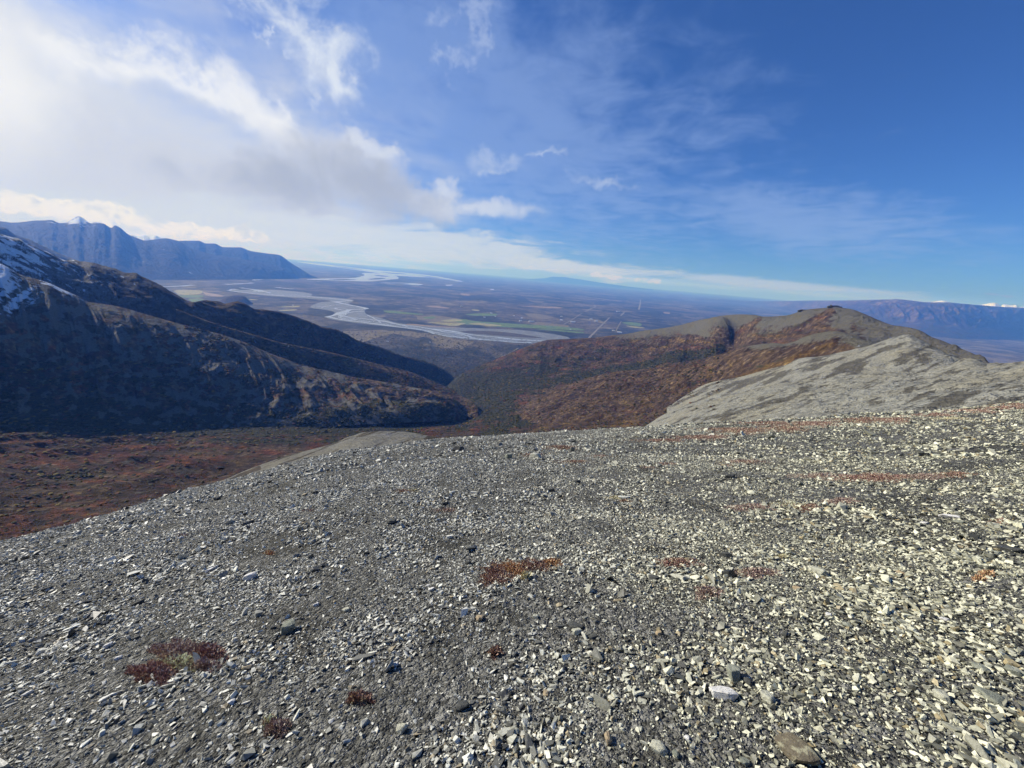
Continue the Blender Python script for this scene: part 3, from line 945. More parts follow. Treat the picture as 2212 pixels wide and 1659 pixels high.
def simple_mat(name, col, rough=0.9, spec=0.2, var=0.25, scale=0.01, detail=4):
    m, nt, b = new_mat(name)
    pos = nt.n('ShaderNodeNewGeometry').outputs['Position']
    n = nt.noise(pos, scale, detail, 0.65, 0.4)
    lo = tuple(v * (1 - var) for v in col)
    hi_ = tuple(min(1, v * (1 + var)) for v in col)
    nt.put(b.inputs['Base Color'], nt.ramp(n, [(0.35, lo), (0.65, hi_)]))
    b.inputs['Roughness'].default_value = rough
    b.inputs['Specular IOR Level'].default_value = spec
    return m


M_bar = simple_mat('river_gravel', (0.20, 0.205, 0.20), 0.7, 0.3, 0.22, 1 / 130.0)
M_water, nt, b = new_mat('silty_river_water')
pos = nt.n('ShaderNodeNewGeometry').outputs['Position']
nt.put(b.inputs['Base Color'], nt.ramp(nt.noise(pos, 1 / 90.0, 3), [(0.3, (0.34, 0.37, 0.38)), (0.7, (0.46, 0.48, 0.48))]))
b.inputs['Roughness'].default_value = 0.28
b.inputs['Specular IOR Level'].default_value = 0.6
M_green = simple_mat('green_pasture', (0.13, 0.19, 0.055), var=0.25, scale=1 / 90.0)
M_hay = simple_mat('hay_field', (0.33, 0.30, 0.14), var=0.18, scale=1 / 120.0)
M_tan = simple_mat('bare_field', (0.32, 0.235, 0.16), var=0.15, scale=1 / 120.0)
M_track = simple_mat('cleared_track', (0.25, 0.22, 0.17), var=0.2, scale=1 / 60.0)
M_isle = simple_mat('willow_bar', (0.085, 0.07, 0.055), var=0.35, scale=1 / 40.0)


def c2(x, y):
    return 384 + x / 5.04, 603.5 + y / 5.04


def c3(x, y):
    return 822.9 + x / 5.04, 603.5 + y / 5.04


def c4(x, y):
    return 1261.8 + x / 5.04, 603.5 + y / 5.04


def r2(x, y):
    return 603.5 + x / 3.0, 493.7 + y / 3.0


def r1(x, y):
    return x / 3.0, 438.9 + y / 3.0


bed = [c3(1900, 700), c3(1680, 697), c3(1500, 690), c3(1100, 665), c3(940, 655), c3(740, 632), c3(660, 610), c3(590, 598), c3(540, 580), c3(440, 555), c3(250, 530), c3(0, 505),
       c2(2000, 482), c2(1800, 455), c2(1640, 428), c2(1590, 405), c2(1700, 388), c2(1712, 352), c2(1600, 330), c2(1450, 312), c2(1440, 292), c2(1540, 250), c2(1680, 240), c2(1640, 225),
       c2(1300, 200), c2(950, 178), c2(700, 145), c2(545, 122), c2(620, 98), c2(640, 118), c2(860, 112), c2(1050, 112), c2(1380, 140), c2(1470, 160), c2(1450, 183), c2(1700, 195), c2(1910, 222),
       c2(1915, 240), c2(1840, 262), c2(2055, 318), c2(2030, 350), c2(2060, 385), c2(2212, 420), c3(150, 470), c3(300, 490), c3(550, 512), c3(900, 527), c3(1250, 540), c3(1550, 552), c3(1850, 590), c3(2080, 636), c3(1980, 680)]
flat_poly('river_bed', bed, M_bar, 0.8)
flat_poly('river_island', [c3(830, 568), c3(1000, 556), c3(1250, 566), c3(1450, 585), c3(1600, 608), c3(1780, 638), c3(1650, 637), c3(1350, 618), c3(1100, 598), c3(950, 585)], M_isle, 2.6)
flat_poly('river_island', [c3(300, 480), c3(600, 508), c3(900, 524), c3(700, 524), c3(450, 508), c3(250, 495)], M_tan, 2.4)
chan = [([c2(540, 120), c2(760, 148), c2(1100, 175), c2(1450, 190), c2(1720, 212), c2(1900, 228), c2(1700, 245)], 60),
        ([c2(1700, 242), c2(1850, 275), c2(2045, 320), c2(1880, 330), c2(1780, 360), c2(1700, 390), c2(1620, 412)], 75),
        ([c2(1640, 408), c2(1800, 440), c2(2000, 465), c2(2212, 490), c3(200, 520), c3(420, 545), c3(540, 575), c3(590, 592)], 60),
        ([c2(2030, 345), c2(1930, 350), c2(1830, 370), c2(1760, 390), c2(1850, 410), c2(1960, 440), c2(2100, 462)], 34),
        ([c3(100, 478), c3(350, 508), c3(520, 535), c3(700, 570), c3(900, 600), c3(1010, 640), c3(1090, 660)], 40),
        ([c3(560, 540), c3(760, 562), c3(980, 600), c3(1200, 625), c3(1450, 650), c3(1700, 668), c3(1880, 680)], 70),
        ([c3(620, 600), c3(760, 622), c3(960, 640), c3(1200, 660), c3(1420, 680), c3(1640, 690)], 60),
        ([c2(560, 118), c2(600, 104), c2(660, 112)], 60), ([c2(830, 130), c2(880, 112), c2(930, 128), c2(1010, 150)], 60),
        ([c3(1200, 640), c3(1400, 648), c3(1600, 660), c3(1800, 664), c3(1960, 655)], 24),
        ([c2(1840, 262), c2(1660, 285), c2(1560, 310), c2(1740, 330)], 20), ([c2(2060, 385), c2(2150, 430), c2(2212, 470)], 20)]
for i, (pts, wd) in enumerate(chan):
    ribbon('river_channel', pts, wd, M_water, 1.6 + 0.05 * i, 0.45, wobble=26, seed=i)
g_ = np.random.default_rng(41)
spine = [c2(1500, 290), c2(1700, 310), c2(1850, 350), c2(1760, 400), c2(1950, 440), c2(2150, 455), c3(300, 520), c3(520, 550), c3(700, 585), c3(950, 620), c3(1200, 645), c3(1500, 665), c3(1750, 675)]
spine2 = [c2(640, 130), c2(900, 150), c2(1150, 165), c2(1400, 178), c2(1650, 205), c2(1850, 240)]
for i in range(16):
    sp_ = spine if i < 11 else spine2
    a0 = int(g_.integers(0, len(sp_) - 4))
    seg = sp_[a0:a0 + int(g_.integers(4, 6))]
    oy = g_.uniform(-4.5, 3.5) if i < 11 else g_.uniform(-2.5, 2.5)
    ribbon('river_channel', [(x + g_.uniform(-4, 4), y + oy * math.sin(math.pi * (k + .5) / len(seg)) + g_.uniform(-1, 1)) for k, (x, y) in enumerate(seg)], g_.uniform(10, 26), M_water, 2.9 + 0.04 * i, 0.6, wobble=34, seed=60 + i)
# distant river mouth and inlet
flat_poly('river_mouth', [r2(150, 329), r2(300, 323), r2(480, 322), r2(560, 303), r2(525, 287), r2(640, 290), r2(750, 302), r2(782, 325), r2(700, 333), r2(560, 344), r2(480, 340), r2(300, 334)], M_water, 5.0)
flat_poly('river_mouth', [r2(630, 350), r2(850, 352), r2(942, 362), r2(900, 369), r2(720, 355)], M_water, 5.0)
flat_poly('river_mouth', [r2(1075, 364), r2(1125, 364), r2(1118, 370), r2(1080, 370)], M_water, 5.0)
for i_, pts in enumerate([[r2(300, 329), r2(420, 326), r2(520, 331), r2(400, 334)], [r2(560, 330), r2(640, 318), r2(700, 322), r2(640, 330)], [r2(600, 300), r2(680, 304), r2(720, 312), r2(650, 311)],
                          [r2(330, 240), r2(480, 258), r2(560, 270), r2(430, 257)], [r2(640, 280), r2(760, 288), r2(850, 297), r2(740, 294)], [r2(900, 302), r2(1000, 314), r2(1080, 326), r2(960, 314)],
                          [r2(1040, 326), r2(1120, 334), r2(1160, 340), r2(1080, 335)], [r2(700, 352), r2(800, 354), r2(860, 360), r2(770, 359)]]):
    flat_poly('river_island', pts, M_isle, 12.0 + 0.2 * i_)
flat_poly('pond', [r2(1365, 391), r2(1392, 392), r2(1388, 398), r2(1368, 396)], M_water, 5.0)
flat_poly('sea_inlet', [r2(95, 212), r2(250, 226), r2(600, 268), r2(800, 284), r2(1000, 305), r2(1210, 345), r2(1130, 342), r2(1000, 318), r2(850, 312), r2(700, 300), r2(600, 283), r2(400, 254), r2(200, 230)], M_water, 9.0)
for i, pts in enumerate([[r1(1060, 541), r1(1140, 538), r1(1255, 530)], [r1(1460, 526), r1(1580, 521), r1(1640, 516)], [r1(1640, 500), r1(1700, 492), r1(1745, 488)],
                         [r1(1560, 548), r1(1660, 562), r1(1700, 575)], [r1(1790, 545), r1(1850, 552), r1(1900, 556)]]):
    ribbon('river_channel', pts, 150, M_water, 3.0 + 0.1 * i, 0.4, wobble=60, seed=30 + i)

fields = [([c3(690, 440), c3(900, 430), c3(1000, 452), c3(1250, 470), c3(1500, 486), c3(1900, 508), c3(2212, 540), c3(2212, 560), c3(1700, 532), c3(1250, 516), c3(1150, 500), c3(900, 492), c3(860, 470)], M_green),
          ([c3(640, 455), c3(700, 438), c3(860, 432), c3(900, 452), c3(760, 462)], M_hay), ([c3(930, 484), c3(1060, 470), c3(1200, 486), c3(1340, 505), c3(1180, 512), c3(1100, 498)], M_hay),
          ([c3(470, 460), c3(700, 474), c3(950, 473), c3(810, 512), c3(600, 482)], M_hay), ([c3(480, 287), c3(600, 287), c3(755, 311), c3(720, 318), c3(520, 298)], M_tan),
          ([c3(10, 338), c3(150, 342), c3(300, 362), c3(490, 380), c3(400, 386), c3(200, 372), c3(60, 362)], M_green), ([c3(450, 410), c3(600, 404), c3(580, 428), c3(480, 428)], M_green),
          ([c3(900, 378), c3(1100, 368), c3(1280, 376), c3(1250, 398), c3(1000, 396)], M_green), ([c3(980, 325), c3(1060, 330), c3(1080, 345), c3(1000, 340)], M_hay),
          ([c2(1080, 300), c2(1350, 283), c2(1300, 306)], M_hay), ([c2(1090, 334), c2(1300, 323), c2(1292, 340), c2(1110, 345)], M_hay), ([c2(770, 215), c2(880, 218), c2(860, 226), c2(790, 225)], M_hay),
          ([c2(1070, 295), c2(1200, 290), c2(1180, 297)], M_green), ([(371, 626), (439, 627), (436, 635), (388, 638)], M_hay), ([(404, 645), (440, 645), (439, 652), (416, 653)], M_green),
          ([(376, 638), (440, 637), (438, 643), (398, 643)], M_green), ([(434, 630), (474, 636), (486, 641), (450, 640)], M_tan),
          ([c4(400, 470), c4(480, 461), c4(630, 480), c4(620, 512), c4(500, 500)], M_green), ([c4(430, 500), c4(600, 515), c4(680, 530), c4(540, 530)], M_hay),
          ([c4(860, 355), c4(940, 362), c4(930, 376), c4(870, 370)], M_tan), ([c3(1640, 540), c3(1900, 545), c3(2140, 568), c3(2212, 575), c3(2212, 590), c3(1900, 562)], M_green),
          ([c3(1480, 288), c3(1700, 292), c3(1980, 305), c3(1960, 318), c3(1740, 308)], M_tan), ([c3(860, 150), c3(980, 165), c3(960, 180), c3(870, 170)], M_tan)]
for i, (pts, mt) in enumerate(fields):
    flat_poly('field', pts, mt, 0.5 + 0.06 * i)
ribbon('cleared_track', [(1262, 741), (1273.7, 728.5), (1290, 712), (1305, 697), (1317, 686)], 34, M_track, 2.5, 0.1)
ribbon('cleared_track', [(1341, 682), (1345, 678), (1349, 674)], 46, M_track, 2.6, 0.1)
ribbon('cleared_track', [(1380, 669), (1382, 660), (1383.5, 652), (1383, 647)], 60, M_track, 2.7, 0.1)
ribbon('cleared_track', [(1217.7, 700.7), (1238, 689), (1256, 677)], 26, M_track, 2.8, 0.1)
ribbon('cleared_track', [(1264, 673), (1276, 667), (1286, 662), (1283, 659)], 50, M_track, 2.9, 0.1)
ribbon('cleared_track', [(1330, 716), (1336, 704), (1342, 694)], 20, M_track, 2.95, 0.1)
ribbon('road', [c3(1240, 850), c3(1330, 835), c3(1420, 790), c3(1500, 745)], 14, M_track, 2.2, 0.2)
ribbon('river_channel', [(2060, 752), (2110, 753), (2160, 757), (2212, 764), (2300, 775)], 90, M_bar, 2.0, 0.4)
ribbon('river_channel', [(1990, 741), (2060, 745), (2130, 752), (2212, 760)], 50, M_bar, 2.1, 0.4)


# ---- blue mountains on the far left
def far_range(name, crest, base, mat, seed, amp, freq, x0, x1, nu, snow=None, back=6000, ns=70, relw=0.9, warm=0.5, rsc=None):
    P, par = loft([base, crest, behind(crest, x0, x1, nu, back * 0.3, 300), behind(crest, x0, x1, nu, back, 1500)], nu, [ns, 8, 5], x0, x1)
    gullies(P, par, seed, freq, amp, 0.5, 0.36, 0.8)
    relief(P, rsc or amp * 7, amp * 0.5, seed + 1, np.exp(-((par - 0.5) / 0.3) ** 2)[:, None])
    px, py, c = cov(P, 0.1, 0.0, 0.3, warm)
    tp = np.interp(px, [q[0] for q in crest], [q[1] for q in crest])
    c[0] = np.clip(0.75 - (py - tp) / 30, 0, 1)
    if snow:
        c[1] = snow(px, py, tp)
    c[2] = 0.3 + 0.3 * fbm(px / 60, py / 20, 4, seed + 5)
    return terrain(name, P, par, mat, pack(c))


M_dist = land_material('distant_range_cover', 60.0, scree=(0.022, 0.022, 0.024), k=0.2)
fl = [(-200, 455, 17000), (-60, 468, 17500), (0, 477.6, 18000), (29.8, 481, 18000), (75.4, 476.2, 18000), (111, 475.6, 18000), (129, 481.6, 18000), (145.8, 479.6, 18200), (158.7, 470.6, 18500), (170.6, 467, 18500),
      (178.6, 470.6, 18500), (198, 482.6, 18000), (206, 479.6, 18000), (224, 483, 18000), (241, 492, 18000), (248, 487, 18000), (258, 491, 18000), (277.8, 506.4, 18000), (297.6, 514.3, 18000), (313.5, 519.3, 18000),
      (335, 517, 18500), (357, 514.7, 18500), (377, 518, 18500), (389, 522, 18500), (408.7, 534, 18500), (440, 545, 18500), (500, 556, 18500), (593, 574, 18600), (633, 588, 18600), (646, 602, 18600)]
flb = [(-200, 585, 12500), (0, 610, 12500), (200, 618, 12800), (346, 617, 13500), (480, 612, 14800), (600, 606, 17000), (646, 603, 18400)]
far_range('far_mountain', fl, flb, M_dist, 201, 45, 16, -200, 646, 420, lambda x, y, t: 0.9 * gauss(x, y, 172, 476, 34, 13, 0) + 0.35 * gauss(x, y, 100, 480, 40, 5, 0) + 0.35 * gauss(x, y, 225, 487, 20, 4, 20))
fl2 = [(380, 530, 21000), (389, 520, 21000), (428.6, 520, 21000), (439, 524, 21000), (445, 526, 21000), (463, 526, 21000), (483, 534, 21000), (516.7, 534, 21000), (540, 541.6, 21000), (573, 547, 21000), (603, 550.6, 21000),
       (613, 556, 21000), (623, 564, 20800), (646.7, 579, 20500), (676.7, 596.5, 20000), (690, 601, 20000)]
fl2b = [(380, 605, 17500), (600, 606, 18000), (676, 601, 19500), (690, 602, 19900)]
far_range('far_mountain', fl2, fl2b, M_dist, 221, 40, 12, 380, 690, 200, ns=50)
fl3 = [(265, 512, 30000), (281.7, 507, 30000), (297.6, 510.3, 30000), (309.5, 508.3, 30000), (325, 511, 30000), (335, 508.5, 30000), (347, 514, 30000), (370, 522, 30000)]
far_range('far_mountain', fl3, [(265, 530, 27000), (370, 535, 27000)], M_dist, 231, 60, 9, 265, 370, 90, lambda x, y, t: 0.85 + 0 * x, ns=20)
fl4 = [(-200, 440, 8000), (-60, 478, 8200), (0, 489, 8400), (12, 491.5, 8400), (30, 504, 8500), (50, 512, 8600), (90, 530, 8700), (140, 552, 8800), (220, 580, 9000), (300, 605, 9200), (360, 622, 9400)]
far_range('far_mountain', fl4, [(-200, 600, 6800), (0, 625, 7000), (200, 640, 7600), (360, 635, 8800)], M_far, 241, 90, 8, -200, 360, 200, ns=40, back=3000)

# ---- long hills on the far right
fr = [(1500, 643, 34000), (1560, 646.5, 30000), (1638.8, 650.3, 26000), (1700.7, 650, 24000), (1760, 649.2, 23500), (1802, 649.2, 23000), (1871.8, 648, 22500), (1908.7, 647.2, 22200), (1926, 646.9, 22000), (1936.5, 645.9, 22000), (1948, 646.9, 22000), (1966.5, 649, 22000),
      (2001, 652.8, 21800), (2047, 653.3, 21500), (2082, 656.3, 21300), (2116.8, 659.2, 21000), (2163, 662.6, 20700), (2212, 664.8, 20400), (2500, 670, 19000)]
frb = [(1500, 651, 31000), (1638, 662, 22500), (1750, 682, 18000), (1871, 706, 15500), (2000, 727, 14000), (2100, 735, 13400), (2212, 737, 13400), (2500, 745, 13000)]
fx_ = np.linspace(1500, 2400, 520)
foot_ = plain_pt(fx_, pchip([q[0] for q in frb], [q[1] for q in frb], np.clip(fx_, 1500, 2500)), PLAIN - 25.0)
fd_ = np.minimum(np.hypot(foot_[:, 0], foot_[:, 1]), 60000)


def far_row(pts, k):
    p = row(pts, 520, 1500, 2400)
    q = np.array(p)
    s_ = fd_ * k / np.hypot(p[:, 0], p[:, 1])
    q[:, 0] *= s_
    q[:, 1] *= s_
    q[:, 2] = EYE + (p[:, 2] - EYE) * s_
    return q


fr_c = far_row(fr, 1.24)
fr_b1, fr_b2 = fr_c * np.array([1.06, 1.06, 1]) - np.array([0, 0, 150]), fr_c * np.array([1.25, 1.25, 1]) - np.array([0, 0, 1300])
P, par = loft([foot_, far_row([(1500, 648, 32000), (1638, 657, 24000), (1750, 668, 20500), (1871, 681, 18300), (2000, 693, 17200), (2100, 700, 16600), (2212, 700, 16300), (2500, 700, 15500)], 1.12), fr_c,
               fr_b1, fr_b2], 520, [40, 50, 6, 4], 1500, 2400)
u_ = np.linspace(0, 1, 520)[None, :] * 17
g_ = fbm(u_ + 0.55 * par[:, None] + 0.5 * fbm(u_ * .6, par[:, None] * 1.3 + 0 * u_, 3, 257), par[:, None] * 0.7 + 0 * u_, 5, 256, 0.5, True)
P[..., 2] += (g_ - 0.25) * 250 * (np.exp(-((par - 1.35) / 0.42) ** 2) * sstep(2.0, 1.85, par))[:, None] * sstep(1560, 1800, np.linspace(1500, 2400, 520))[None, :]
px, py, c = cov(P, 0.0, 0.0, 0.2, 0.5)
tp = np.interp(px, [q[0] for q in fr], [q[1] for q in fr])
c[0] = np.clip(0.6 - (py - tp) / 14, 0, 1)
c[2] = 0.25 + 0.3 * fbm(px / 50, py / 12, 4, 259) + 0.3 * sstep(20, 60, py - tp)
terrain('far_hills', P, par, land_material('far_hill_cover', 60.0, scree=(0.15, 0.135, 0.115), k=1.3), pack(c))
fs = [(1990, 656, 42000), (2025, 650.5, 42000), (2036, 649.2, 42000), (2047, 651.5, 42000), (2065, 658, 42000), (2105, 660, 42000), (2125, 657.5, 42000), (2138, 654.8, 42000), (2147, 653.9, 42000), (2158, 657, 42000), (2163, 660, 42000),
      (2170, 657.5, 42000), (2186, 659.5, 42000), (2195, 658.5, 42000), (2202, 662.5, 42000), (2230, 664, 42000), (2300, 660, 42000)]
far_range('snowy_far_range', fs, [(1990, 675, 38000), (2300, 685, 38000)], M_dist, 261, 40, 12, 1990, 2300, 160, lambda x, y, t: 1.0 + 0 * x, ns=24)
# lone mountain on the horizon
su = [(1125, 604, 70000), (1157, 601.8, 70000), (1175, 601, 70000), (1188, 598.6, 70000), (1195, 597.3, 70000), (1203, 598, 70000), (1215, 598.2, 70000), (1236, 601, 70000), (1260, 604.5, 70000), (1300, 611, 70000), (1350, 618, 70000), (1410, 625, 70000)]
far_range('horizon_mountain', su, [(1125, 607, 64000), (1260, 617, 64000), (1410, 630, 64000)], M_dist, 271, 60, 8, 1125, 1410, 120, ns=16)
# butte standing on the plain
bt = [(466, 656, 8600), (477, 649.5, 8600), (487, 643, 8600), (497, 640.5, 8600), (507, 639, 8600), (518, 639.3, 8600), (527, 641, 8600), (538.8, 651, 8500), (554.6, 661.5, 8400), (566, 668, 8300)]
P, par = loft([[(466, 668, 8100), (500, 672, 7900), (566, 673, 8000)], bt, behind(bt, 466, 566, 80, 500, 60), behind(bt, 466, 566, 80, 1300, 420)], 80, [24, 6, 4], 466, 566)
relief(P, 160, 14, 281, sstep(1.0, 0.6, par)[:, None])
px, py, c = cov(P, 0.2, 0, 0.45, 0.45)
terrain('butte', P, par, M_far, pack(c))

# ================================================================ NEAR GROUND
na, nr = 640, 560
A_ = np.radians(np.linspace(-82, 82, na))
R_3 = np.concatenate([np.geomspace(0.40, 9, 270), np.geomspace(9.05, 130, nr - 270)])
A_, R_3 = np.meshgrid(A_, R_3)
X_, Y_ = R_3 * np.sin(A_), R_3 * np.cos(A_)
P = np.stack([X_, Y_, fg_z(X_, Y_)], -1)
M_gnd, nt, b = new_mat('fine_gravel_soil')
pos = nt.n('ShaderNodeNewGeometry').outputs['Position']
v1 = nt.n('ShaderNodeTexVoronoi', feature='F1')
nt.put(v1.inputs['Vector'], nt.vm('ADD', pos, nt.vm('MULTIPLY', nt.noise(pos, 60, 2, out='Color'), (0.02, 0.02, 0.02))))
v1.inputs['Scale'].default_value = 75.0
sc_ = nt.n('ShaderNodeSeparateColor')
nt.put(sc_.inputs[0], v1.outputs['Color'])
v2 = nt.n('ShaderNodeTexVoronoi', feature='F1')
nt.put(v2.inputs['Vector'], pos)
v2.inputs['Scale'].default_value = 24.0
sc2 = nt.n('ShaderNodeSeparateColor')
nt.put(sc2.inputs[0], v2.outputs['Color'])
g1 = nt.ramp(sc_.outputs[0], [(0.0, (0.035, 0.035, 0.03)), (0.45, (0.10, 0.098, 0.085)), (0.8, (0.23, 0.225, 0.195)), (1.0, (0.42, 0.41, 0.36))])
g2 = nt.ramp(sc2.outputs[1], [(0.0, (0.035, 0.035, 0.03)), (0.5, (0.12, 0.118, 0.10)), (1.0, (0.36, 0.355, 0.31))])
gg = nt.mix(nt.step(nt.noise(pos, 3.0, 3), 0.4, 0.6, 0.25, 0.65), g1, g2)
soil = nt.step(nt.noise(pos, 0.9, 5, 0.65), 0.50, 0.62)
gg = nt.mix(nt.m('MULTIPLY', soil, 0.6), gg, (0.045, 0.042, 0.030))
nt.put(b.inputs['Base Color'], gg)
hh = nt.m('ADD', nt.m('SUBTRACT', 1.0, v1.outputs['Distance']), nt.m('MULTIPLY', nt.m('SUBTRACT', 1.0, v2.outputs['Distance']), 2.2))
nt.put(b.inputs['Normal'], nt.bump(hh, 1.0, 0.02))
mesh_obj('ground', P.reshape(-1, 3), grid_faces(*P.shape[:2])[:, ::-1], M_gnd, True, 'structure')


def fg_normal(x, y):
    e = 0.15
    dzx = (fg_z(x + e, y) - fg_z(x - e, y)) / (2 * e)
    dzy = (fg_z(x, y + e) - fg_z(x, y - e)) / (2 * e)
    n = np.stack([-dzx, -dzy, np.ones_like(dzx)], -1)
    return n / np.linalg.norm(n, axis=-1, keepdims=True)


# ---- rock shape: a slab of shale, hull of a few points, facets kept
def shard(seed, flat=0.4, npts=14, elong=1.5):
    r = random.Random(seed)
    import bmesh
    bm = bmesh.new()
    for _ in range(npts):
        a = r.uniform(0, 2 * math.pi)
        q = r.uniform(0.65, 1.0)
        zz_ = r.choice([-1, -0.9, 0.8, 1.0, r.uniform(-1, 1)])
        k = 1.0 if abs(zz_) < 0.7 else r.uniform(0.6, 0.95)
        bm.verts.new((math.cos(a) * q * k * elong * 0.5, math.sin(a) * q * k * 0.5, zz_ * flat * 0.5))
    res = bmesh.ops.convex_hull(bm, input=list(bm.verts))
    bmesh.ops.delete(bm, geom=[g for g in res['geom_interior'] if isinstance(g, bmesh.types.BMVert)], context='VERTS')
    me = bpy.data.meshes.new('shale_chip')
    bmesh.ops.recalc_face_normals(bm, faces=bm.faces)
    bm.to_mesh(me)
    bm.free()
    return me


M_chip, nt, b = new_mat('shale_chips')
tone = attr(nt, 'tone', 'INSTANCER')
oc = nt.n('ShaderNodeTexCoord').outputs['Object']
pos = nt.n('ShaderNodeNewGeometry').outputs['Position']
gr = nt.ramp(nt.noise(pos, 70.0, 4, 0.7), [(0.3, (0.68, 0.68, 0.68)), (0.7, (1.25, 1.25, 1.22))])
nt.put(b.inputs['Base Color'], nt.mix(1.0, tone, gr, 'MULTIPLY'))
b.inputs['Roughness'].default_value = 0.5
b.inputs['Specular IOR Level'].default_value = 0.5
nt.put(b.inputs['Normal'], nt.bump(nt.noise(pos, 120.0, 3), 0.35, 0.004))

chip_col = bpy.data.collections.new('chip_shapes')        # never linked to the scene: only shapes to copy from
for i in range(14):
    me = shard(100 + i, flat=[0.18, 0.26, 0.34, 0.5][i % 4], npts=9 + i % 5, elong=[1.0, 1.4, 1.9][i % 3])
    me.materials.append(M_chip)
    chip_col.objects.link(bpy.data.objects.new('chip', me))


def scatter(name, pts, rot, scl, tone, col_, mat, kind='stuff'):
    """one object whose geometry nodes put a shape on each point"""
    me = bpy.data.meshes.new(name)
    n = len(pts)
    me.vertices.add(n)
    me.vertices.foreach_set('co', np.asarray(pts, np.float32).ravel())
    for nm, ty, fld, arr in (('rot', 'FLOAT_VECTOR', 'vector', rot), ('scl', 'FLOAT_VECTOR', 'vector', scl)):
        at_ = me.attributes.new(nm, ty, 'POINT')
        at_.data.foreach_set(fld, np.asarray(arr, np.float32).ravel())
    at_ = me.attributes.new('tone', 'FLOAT_COLOR', 'POINT')
    at_.data.foreach_set('color', np.concatenate([tone, np.ones((n, 1))], 1).astype(np.float32).ravel())
    o = bpy.data.objects.new(name, me)
    C.objects.link(o)
    o['kind'] = kind
    ng = bpy.data.node_groups.new(name + '_spread', 'GeometryNodeTree')
    ng.interface.new_socket('Geometry', in_out='INPUT', socket_type='NodeSocketGeometry')
    ng.interface.new_socket('Geometry', in_out='OUTPUT', socket_type='NodeSocketGeometry')
    N, L = ng.nodes, ng.links
    gi, go = N.new('NodeGroupInput'), N.new('NodeGroupOutput')
    iop = N.new('GeometryNodeInstanceOnPoints')
    ci = N.new('GeometryNodeCollectionInfo')
    ci.inputs['Collection'].default_value = col_
    ci.inputs['Separate Children'].default_value = True
    ci.inputs['Reset Children'].default_value = True
    ra, sa = N.new('GeometryNodeInputNamedAttribute'), N.new('GeometryNodeInputNamedAttribute')
    ra.data_type = sa.data_type = 'FLOAT_VECTOR'
    ra.inputs['Name'].default_value = 'rot'
    sa.inputs['Name'].default_value = 'scl'
    e2r = N.new('FunctionNodeEulerToRotation')
    L.new(ra.outputs[0], e2r.inputs[0])
    rv = N.new('FunctionNodeRandomValue')
    rv.data_type = 'INT'
    for s_ in rv.inputs:
        if s_.type == 'INT' and s_.name == 'Max':
            s_.default_value = len(col_.objects) - 1
    L.new(gi.outputs[0], iop.inputs['Points'])
    L.new(ci.outputs[0], iop.inputs['Instance'])
    iop.inputs['Pick Instance'].default_value = True
    L.new([s_ for s_ in rv.outputs if s_.type == 'INT'][0], iop.inputs['Instance Index'])
    L.new(e2r.outputs[0], iop.inputs['Rotation'])
    L.new(sa.outputs[0], iop.inputs['Scale'])
    L.new(iop.outputs[0], go.inputs[0])
    md = o.modifiers.new('spread', 'NODES')
    md.node_group = ng
    return o


def eulers(nrm, yaw, tilt, tdir):
    """euler angles that stand Z on the ground normal, leaned by tilt, then spun by yaw"""
    a = nrm + np.stack([np.cos(tdir) * np.tan(tilt), np.sin(tdir) * np.tan(tilt), 0 * tilt], -1)
    a /= np.linalg.norm(a, axis=-1, keepdims=True)
    # R = Rz(c) Ry(b) Rx(a) in XYZ order: Rz*Ry*Rx applied to Z gives a; spin applied first is not possible, so build matrices
    x = np.stack([np.cos(yaw), np.sin(yaw), 0 * yaw], -1)
    x = x - a * np.sum(x * a, -1, keepdims=True)
    x /= np.linalg.norm(x, axis=-1, keepdims=True)
    y = np.cross(a, x)
    # matrix columns x, y, a
    ey = np.arcsin(np.clip(-x[:, 2], -1, 1))
    ez = np.arctan2(x[:, 1], x[:, 0])
    ex = np.arctan2(y[:, 2], a[:, 2])
    return np.stack([ex, ey, ez], -1)


